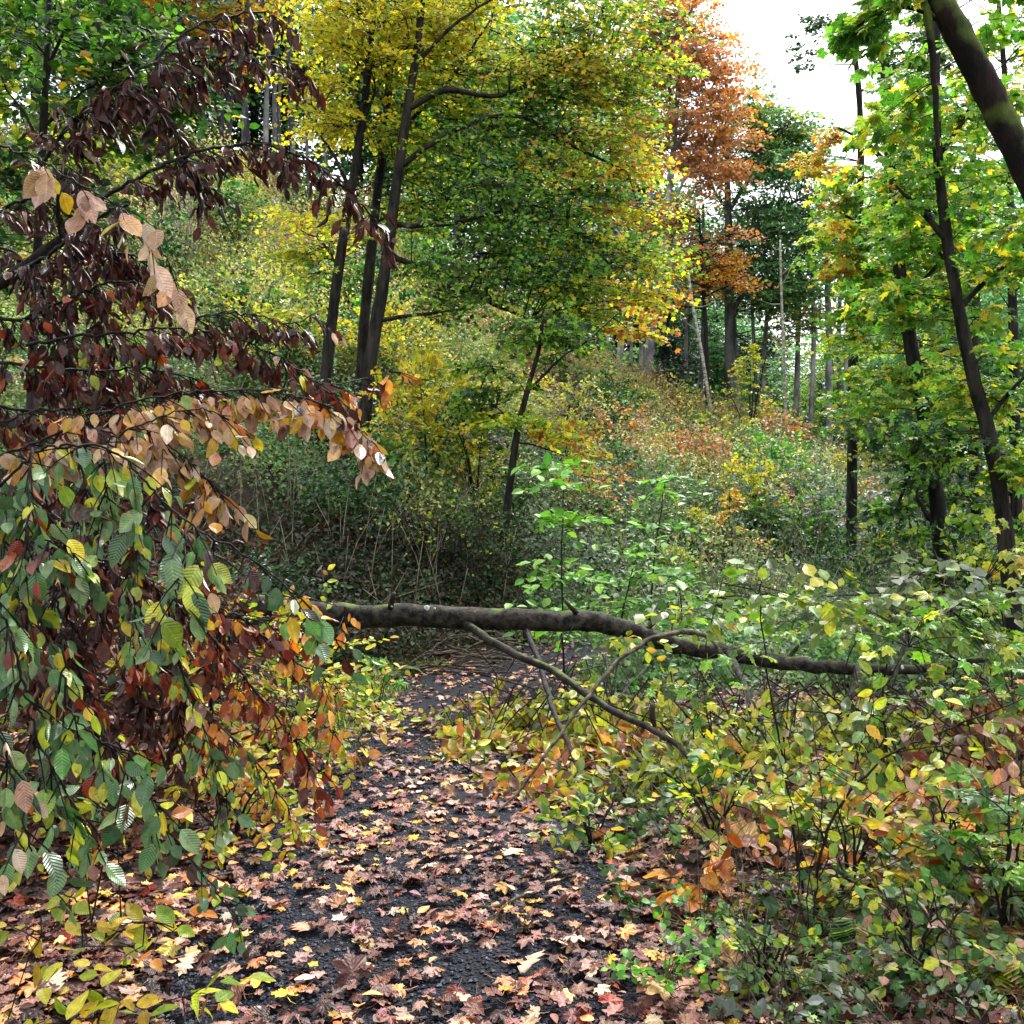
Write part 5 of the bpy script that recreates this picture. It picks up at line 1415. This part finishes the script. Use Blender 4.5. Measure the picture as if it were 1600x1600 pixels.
herb('grass-green herb patch in front of the fallen crown', 960, 1330, 160, 60, 26, [('dkgreen', 2), ('nettle', 2)], .05)

# ferns: arching fronds of narrow leaflets
def fern(label, px, py, d, n, L, pal):
    p = P(px, py, d); p[2] = float(ground_z(p[0], p[1]))
    root = thing('fern', label, 'fern', p)
    for i in range(n):
        an = rng.uniform(0, 6.28)
        dv = np.array([math.cos(an), math.sin(an), 1.0]); l = L * rng.uniform(.7, 1.1)
        tt = np.linspace(0, 1, 26)
        mid = p + np.outer(tt * l * .7, dv) - np.outer(tt ** 2 * l * .75, UP)
        lv, tw = Buf(), Buf()
        tube(tw, mid[::5], [.003, .0012], seg=5, per=3)
        side = nrm(np.cross(dv, UP))
        tan = nrm(np.gradient(mid, axis=0))
        sz = l * .26 * np.sin(np.pi * np.clip(tt * .92 + .08, 0, 1)) + .01
        for sg in (1, -1):
            scatter(lv, T_kite(.16, .02), mid, side * sg + tan * .35 - UP * .12, np.tile(UP, (26, 1)) + rng.normal(0, .12, (26, 3)), sz, pick(26, pal))
        fr = tw.build('frond', M_MOSSTWIG, root)
        lv.build('leaflet', M_SHRUB, fr, origin=p, leaf=True)


fern('fern with fine pale fronds beside the dry stems', 1400, 1440, 3.7, 8, .42, [('ygreen', 2), ('tanyellow', 1), ('nettle', 2)])
fern('brownish fern in the shade of the fallen crown', 1480, 1380, 4.2, 7, .5, [('tanyellow', 2), ('ygreen', 2), ('litter', 1)])
fern('yellowing fern low at the lower right corner of the verge', 1530, 1540, 3.2, 8, .4, [('ygreen', 2), ('tanyellow', 2)])
fern('fresh green fern between the thin stems and the orange brown seedling', 1330, 1470, 3.5, 7, .36, [('nettle', 2), ('ygreen', 1)])
fern('dark green fern on the bank behind the fallen trunk', 560, 915, 9.6, 7, .5, [('dkgreen', 2), ('nettle', 1)])
fern('grey-green fern beside the fallen trunk on the shaded bank', 610, 945, 9.2, 6, .45, [('greybramble', 1), ('nettle', 2)])
fern('small fern behind the hanging golden leaves', 480, 880, 9.8, 7, .5, [('nettle', 2), ('dkgreen', 1)])

# dry pale stems bottom right
for px, top, dx in [(1370, 1440, 40), (1400, 1480, 60), (1330, 1470, -20), (1440, 1500, -40), (1415, 1420, 20), (1300, 1500, 30), (1470, 1490, 30)]:
    d = 3.25
    p = P(px, 1600, d); p[2] = gz(p[0], p[1])
    e = P(px + dx, top, d)
    b = Buf(); m = (p + e) / 2 + rng.normal(0, .015, 3)
    tube(b, [p, m, e], [.0035, .0015], seg=5, per=6)
    tube(b, [m, m + np.array([.04, 0, .05]), m + np.array([.07, .01, .12])], [.002, .001], seg=5, per=3)
    tag(b.build('dry_stem', M_PALETWIG, origin=p), 'thin whitish dry stem standing in herbs at the right verge', 'dry stem', 'whitish dry stems in the verge')

# low tangle of small leaves and dead stalks over the right verge
nv = 620
cy = rng.uniform(2.7, 6.4, nv); cx = path_x(cy) + rng.uniform(1.0, 1.0 + .42 * cy, nv)
k = ((cx - .95) / .5) ** 2 + ((cy - 3.95) / .28) ** 2 > 1
cx, cy = cx[k], cy[k]
buf = Buf()
clumps(buf, cx, cy, rng.uniform(.08, .22, len(cx)), rng.uniform(.05, .18, len(cx)), 16, [[[('nettle', 3), ('dkgreen', 2)], [('nettle', 1), ('greybramble', 2)], [('darkcover', 2), ('ygreen', 1)], [('wither', 2), ('litter', 1)]][rng.integers(0, 4)] for _ in cx], rng.uniform(.02, .055, len(cx)), [T_OVALW, T_OVAL, T_MAPLE1[0]])
tag(buf.build('verge_cover', M_SHRUB, leaf=True, smooth=False), kind='stuff')
nv = 1100
sy = rng.uniform(2.7, 6.5, nv); sx = path_x(sy) + rng.uniform(.95, 1.0 + .45 * sy, nv)
p0 = np.c_[sx, sy, ground_z(sx, sy) + rng.uniform(0, .06, nv)]
p1 = p0 + np.c_[rng.normal(0, .16, (nv, 2)), np.abs(rng.normal(.06, .12, nv))]
buf = Buf(); twigs(buf, p0, p1, rng.uniform(.0012, .004, nv), np.full(nv, .001), .12)
tag(buf.build('dead_stalks', M_DEADWOOD), kind='stuff')

for lab, px, d, w, h, n, pal, tp, lf in [
        ('knee-high shoot with olive leaves where the verge meets the gravel', 925, 4.5, 120, 110, 20, FG, T_BEECH, .06),
        ('leafy yellow-green shoot behind the orange seedling', 1120, 4.3, 170, 140, 28, FG, T_BEECH, .06),
        ('tangled shoot of yellowing leaves around the thin dark stems', 1330, 3.7, 190, 190, 34, FY, T_BEECH, .06),
        ('rusty leaved shoot under the arching sapling', 1490, 3.6, 200, 200, 36, [('rust', 2), ('redbrown', 1), ('ygreen', 2), ('tan', 1)], T_BEECH, .06),
        ('tall green shoot with lobed leaves at the right edge of the verge', 1570, 3.3, 170, 230, 26, [('nettle', 2), ('maple_g', 2)], T_MAPLE1, .075),
        ('low shoot with small pale green leaves amid litter near the lower edge', 1200, 3.15, 140, 100, 18, [('nettle', 2), ('ygreen', 1)], T_OVALW, .04),
        ('slanting shoot with pale tan and green leaves in the lower corner', 1430, 3.1, 180, 140, 24, [('nettle', 2), ('tan', 1), ('ygreen', 1)], T_OVALW, .045)]:
    shrub('shoot', lab, px, 1400, d, w, h, n, pal, tp, lf, k=6, cat='shoot', mat=M_NEAR, stems=6)

# grass and moss at the left edge of the path
ng = 5200
gy = rng.uniform(6.2, 10, ng); gx = path_x(gy) - .95 + rng.normal(0, .17, ng) + .25 * (vnoise(gx[:ng] * 0 + gy, gy, .6, 9) - .5)
pos = np.c_[gx, gy, ground_z(gx, gy)]
buf = Buf()
scatter(buf, T_kite(.05, .01), pos, UP + rng.normal(0, .5, (ng, 3)), rng.normal(0, 1, (ng, 3)), rng.uniform(.03, .09, ng), pick(ng, [('nettle', 2), ('ygreen', 2), ('brightgreen', 1)]))
tag(buf.build('grass', M_MOSSG, leaf=True, smooth=False), kind='stuff')

# ------------------------------------------------------------------ fallen leaves
def lie(n, tilt=.22, up=.012):
    return UP + rng.normal(0, tilt, (n, 3))


LP = [('litter', 7), ('litter2', .9), ('redbrown', .4), ('wither', 2.6), ('tan', 1.2), ('rust', .7)]
LD = [('litter', 3), ('litter2', .5), ('redbrown', .7), ('wither', 9), ('tan', .4), ('rust', 1.5)]  # darker brown mix; left of the path it paints in the boughs' shade
nl = 26000
ly = 2.35 + 10.5 * rng.uniform(0, 1, nl) ** 1.35
lx = rng.uniform(-.62, .62, nl) * ly
off = np.abs(lx - path_x(ly))
dens = .35 + .65 * vnoise(lx, ly, .42, 21)
kp = (off > .8) | (rng.uniform(0, 1, nl) < np.clip(dens * .88 - .3 * np.clip((5.2 - ly) / 2, 0, 1), .06, 1))
hol = ((lx - .95) / .5) ** 2 + ((ly - 3.95) / .28) ** 2 < 1            # the dark bare hollow
kp &= ~(hol & (rng.uniform(0, 1, nl) < .5)) & ~((lx - path_x(ly) > 1.1) & (rng.uniform(0, 1, nl) < .12))
lx, ly = lx[kp], ly[kp]
n = len(lx)
pos = np.c_[lx, ly, ground_z(lx, ly) + rng.uniform(.006, .035, n)]
ax = np.c_[rng.normal(0, 1, (n, 2)), rng.normal(0, .12, n)]
buf = Buf()
far = ly > 5
isoak = rng.uniform(0, 1, n) < .25
col = pick(n, LP, .25)
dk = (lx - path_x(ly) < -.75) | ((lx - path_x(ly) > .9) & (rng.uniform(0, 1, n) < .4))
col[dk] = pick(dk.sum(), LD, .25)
sz = rng.uniform(.036, .095, n)
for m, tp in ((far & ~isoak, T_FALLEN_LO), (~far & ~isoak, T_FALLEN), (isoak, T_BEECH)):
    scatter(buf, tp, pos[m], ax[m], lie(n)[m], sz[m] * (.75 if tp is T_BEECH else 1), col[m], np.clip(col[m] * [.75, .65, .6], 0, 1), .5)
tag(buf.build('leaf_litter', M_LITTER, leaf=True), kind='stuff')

# single leaves nearest the camera: one mesh per kind, then copies
KINDS = [
    ('pinkish tan maple leaf lying on the dark path', 'litter', T_FALLEN, 12, .085),
    ('yellow maple leaf lying on the dark path', 'litter2', T_FALLEN, 6, .072),
    ('pale cream maple leaf lying on the dark path', 'tan', T_FALLEN, 6, .08),
    ('dark brown curled leaf lying on the dark path', 'wither', T_FALLEN, 6, .074),
    ('lobed tan oak leaf lying on the dark path', 'tan', T_OAK, 3, .115),
    ('oval brown beech leaf lying on the dark path', 'rust', T_BEECH, 4, .066),
]
pool = []
for lab, pal, tpls, cnt, size in KINDS:
    for v in range(cnt):
        t = tpls[v % len(tpls)]
        bb = Buf()
        c = pick(1, pal, .12)
        scatter(bb, t, np.zeros((1, 3)), np.array([[0, 1., 0]]), np.array([[0, 0, 1.]]), np.array([size]), c, c * [.7, .6, .55], .6)
        pool.append((lab, np.concatenate(bb.V), np.concatenate(bb.T), np.concatenate(bb.C), np.concatenate(bb.U)))
wts = np.array([{'pinkish': 2.6, 'yellow': .8, 'pale': .55, 'dark': 1.2, 'lobed': .9, 'oval': 1.1}[p[0].split()[0]] for p in pool])
meshes = {}
cells = rng.permutation(600)[:285]
for q in cells:
    r_, c_ = divmod(int(q), 24)
    y = 2.55 + 2.6 * ((r_ + rng.uniform()) / 25) ** 1.2
    x = path_x(y) + (-1.15 + 2.1 * (c_ + rng.uniform()) / 24) * (.85 + .06 * y)
    k = int(rng.choice(len(pool), p=wts / wts.sum()))
    lab = pool[k][0]
    if k not in meshes:
        o = mesh_obj('fallen_leaf', pool[k][1], pool[k][2], M_LITTER, None, np.zeros(3), pool[k][3], pool[k][4])
        meshes[k] = o
    else:
        o = meshes[k].copy(); COL.objects.link(o)
    o.location = (x, y, float(ground_z(x, y)) + rng.uniform(.018, .04))
    o.rotation_euler = (rng.normal(0, .22), rng.normal(0, .22), rng.uniform(0, 6.28))
    s = rng.uniform(.55, 1.25); o.scale = (s * rng.uniform(.8, 1.1), s, s * rng.uniform(.6, 1.8))
    tag(o, lab, 'leaf', 'fallen leaves: ' + lab.split(' lying')[0])

# leaves that stand out
def big_leaf(label, px, py, size, pal, tpl, tilt=(0, 0, 0), lift=.03):
    d = CAMZ * F / (py - 800); x = (px - 800) / F * d
    bb = Buf(); c = pick(1, pal, .05)
    scatter(bb, tpl, np.array([[0, -.5 * size, 0]]), np.array([[0, 1., 0]]), np.array([[0, 0, 1.]]), np.array([size]), c, c * [.7, .6, .5], .6)
    o = bb.build('fallen_leaf', M_LITTER, None, np.zeros(3), leaf=True)
    o.location = (x, d, float(ground_z(x, d)) + lift); o.rotation_euler = tilt
    tag(o, label, 'leaf')
big_leaf('large brown maple leaf curled upright on the gravel', 550, 1545, .13, 'litter', T_FALLEN[3], (1.0, 0, .4), .06)
big_leaf('bright yellow maple leaf flat on the bare gravel', 445, 1572, .10, 'yellow', T_FALLEN[0], (0, .1, .5))
big_leaf('big yellow maple leaf beside the beech twig', 400, 1550, .12, 'yellow', T_FALLEN[1], (.1, .1, 2.2))
big_leaf('long pale pink oak leaf lying by the hanging green tip', 345, 1470, .17, 'tan', T_OAK[1], (.05, .1, 1.4))
big_leaf('pale tan lobed leaf standing among herbs at the verge', 1142, 1530, .13, 'tan', T_OAK[0], (.8, .1, .3), .07)
big_leaf('purple brown broad leaf beside the pale tan lobed leaf', 1100, 1508, .13, 'litter', T_FALLEN[0], (.5, .1, 1.0), .06)
big_leaf('cream maple leaf on the lower right verge of the path', 1030, 1578, .13, 'tan', T_FALLEN[1], (.35, .1, 1.2), .05)
big_leaf('yellow and tan maple leaf near the orange seedling', 1165, 1375, .17, 'tan', T_FALLEN[2], (.8, 0, .6), .1)
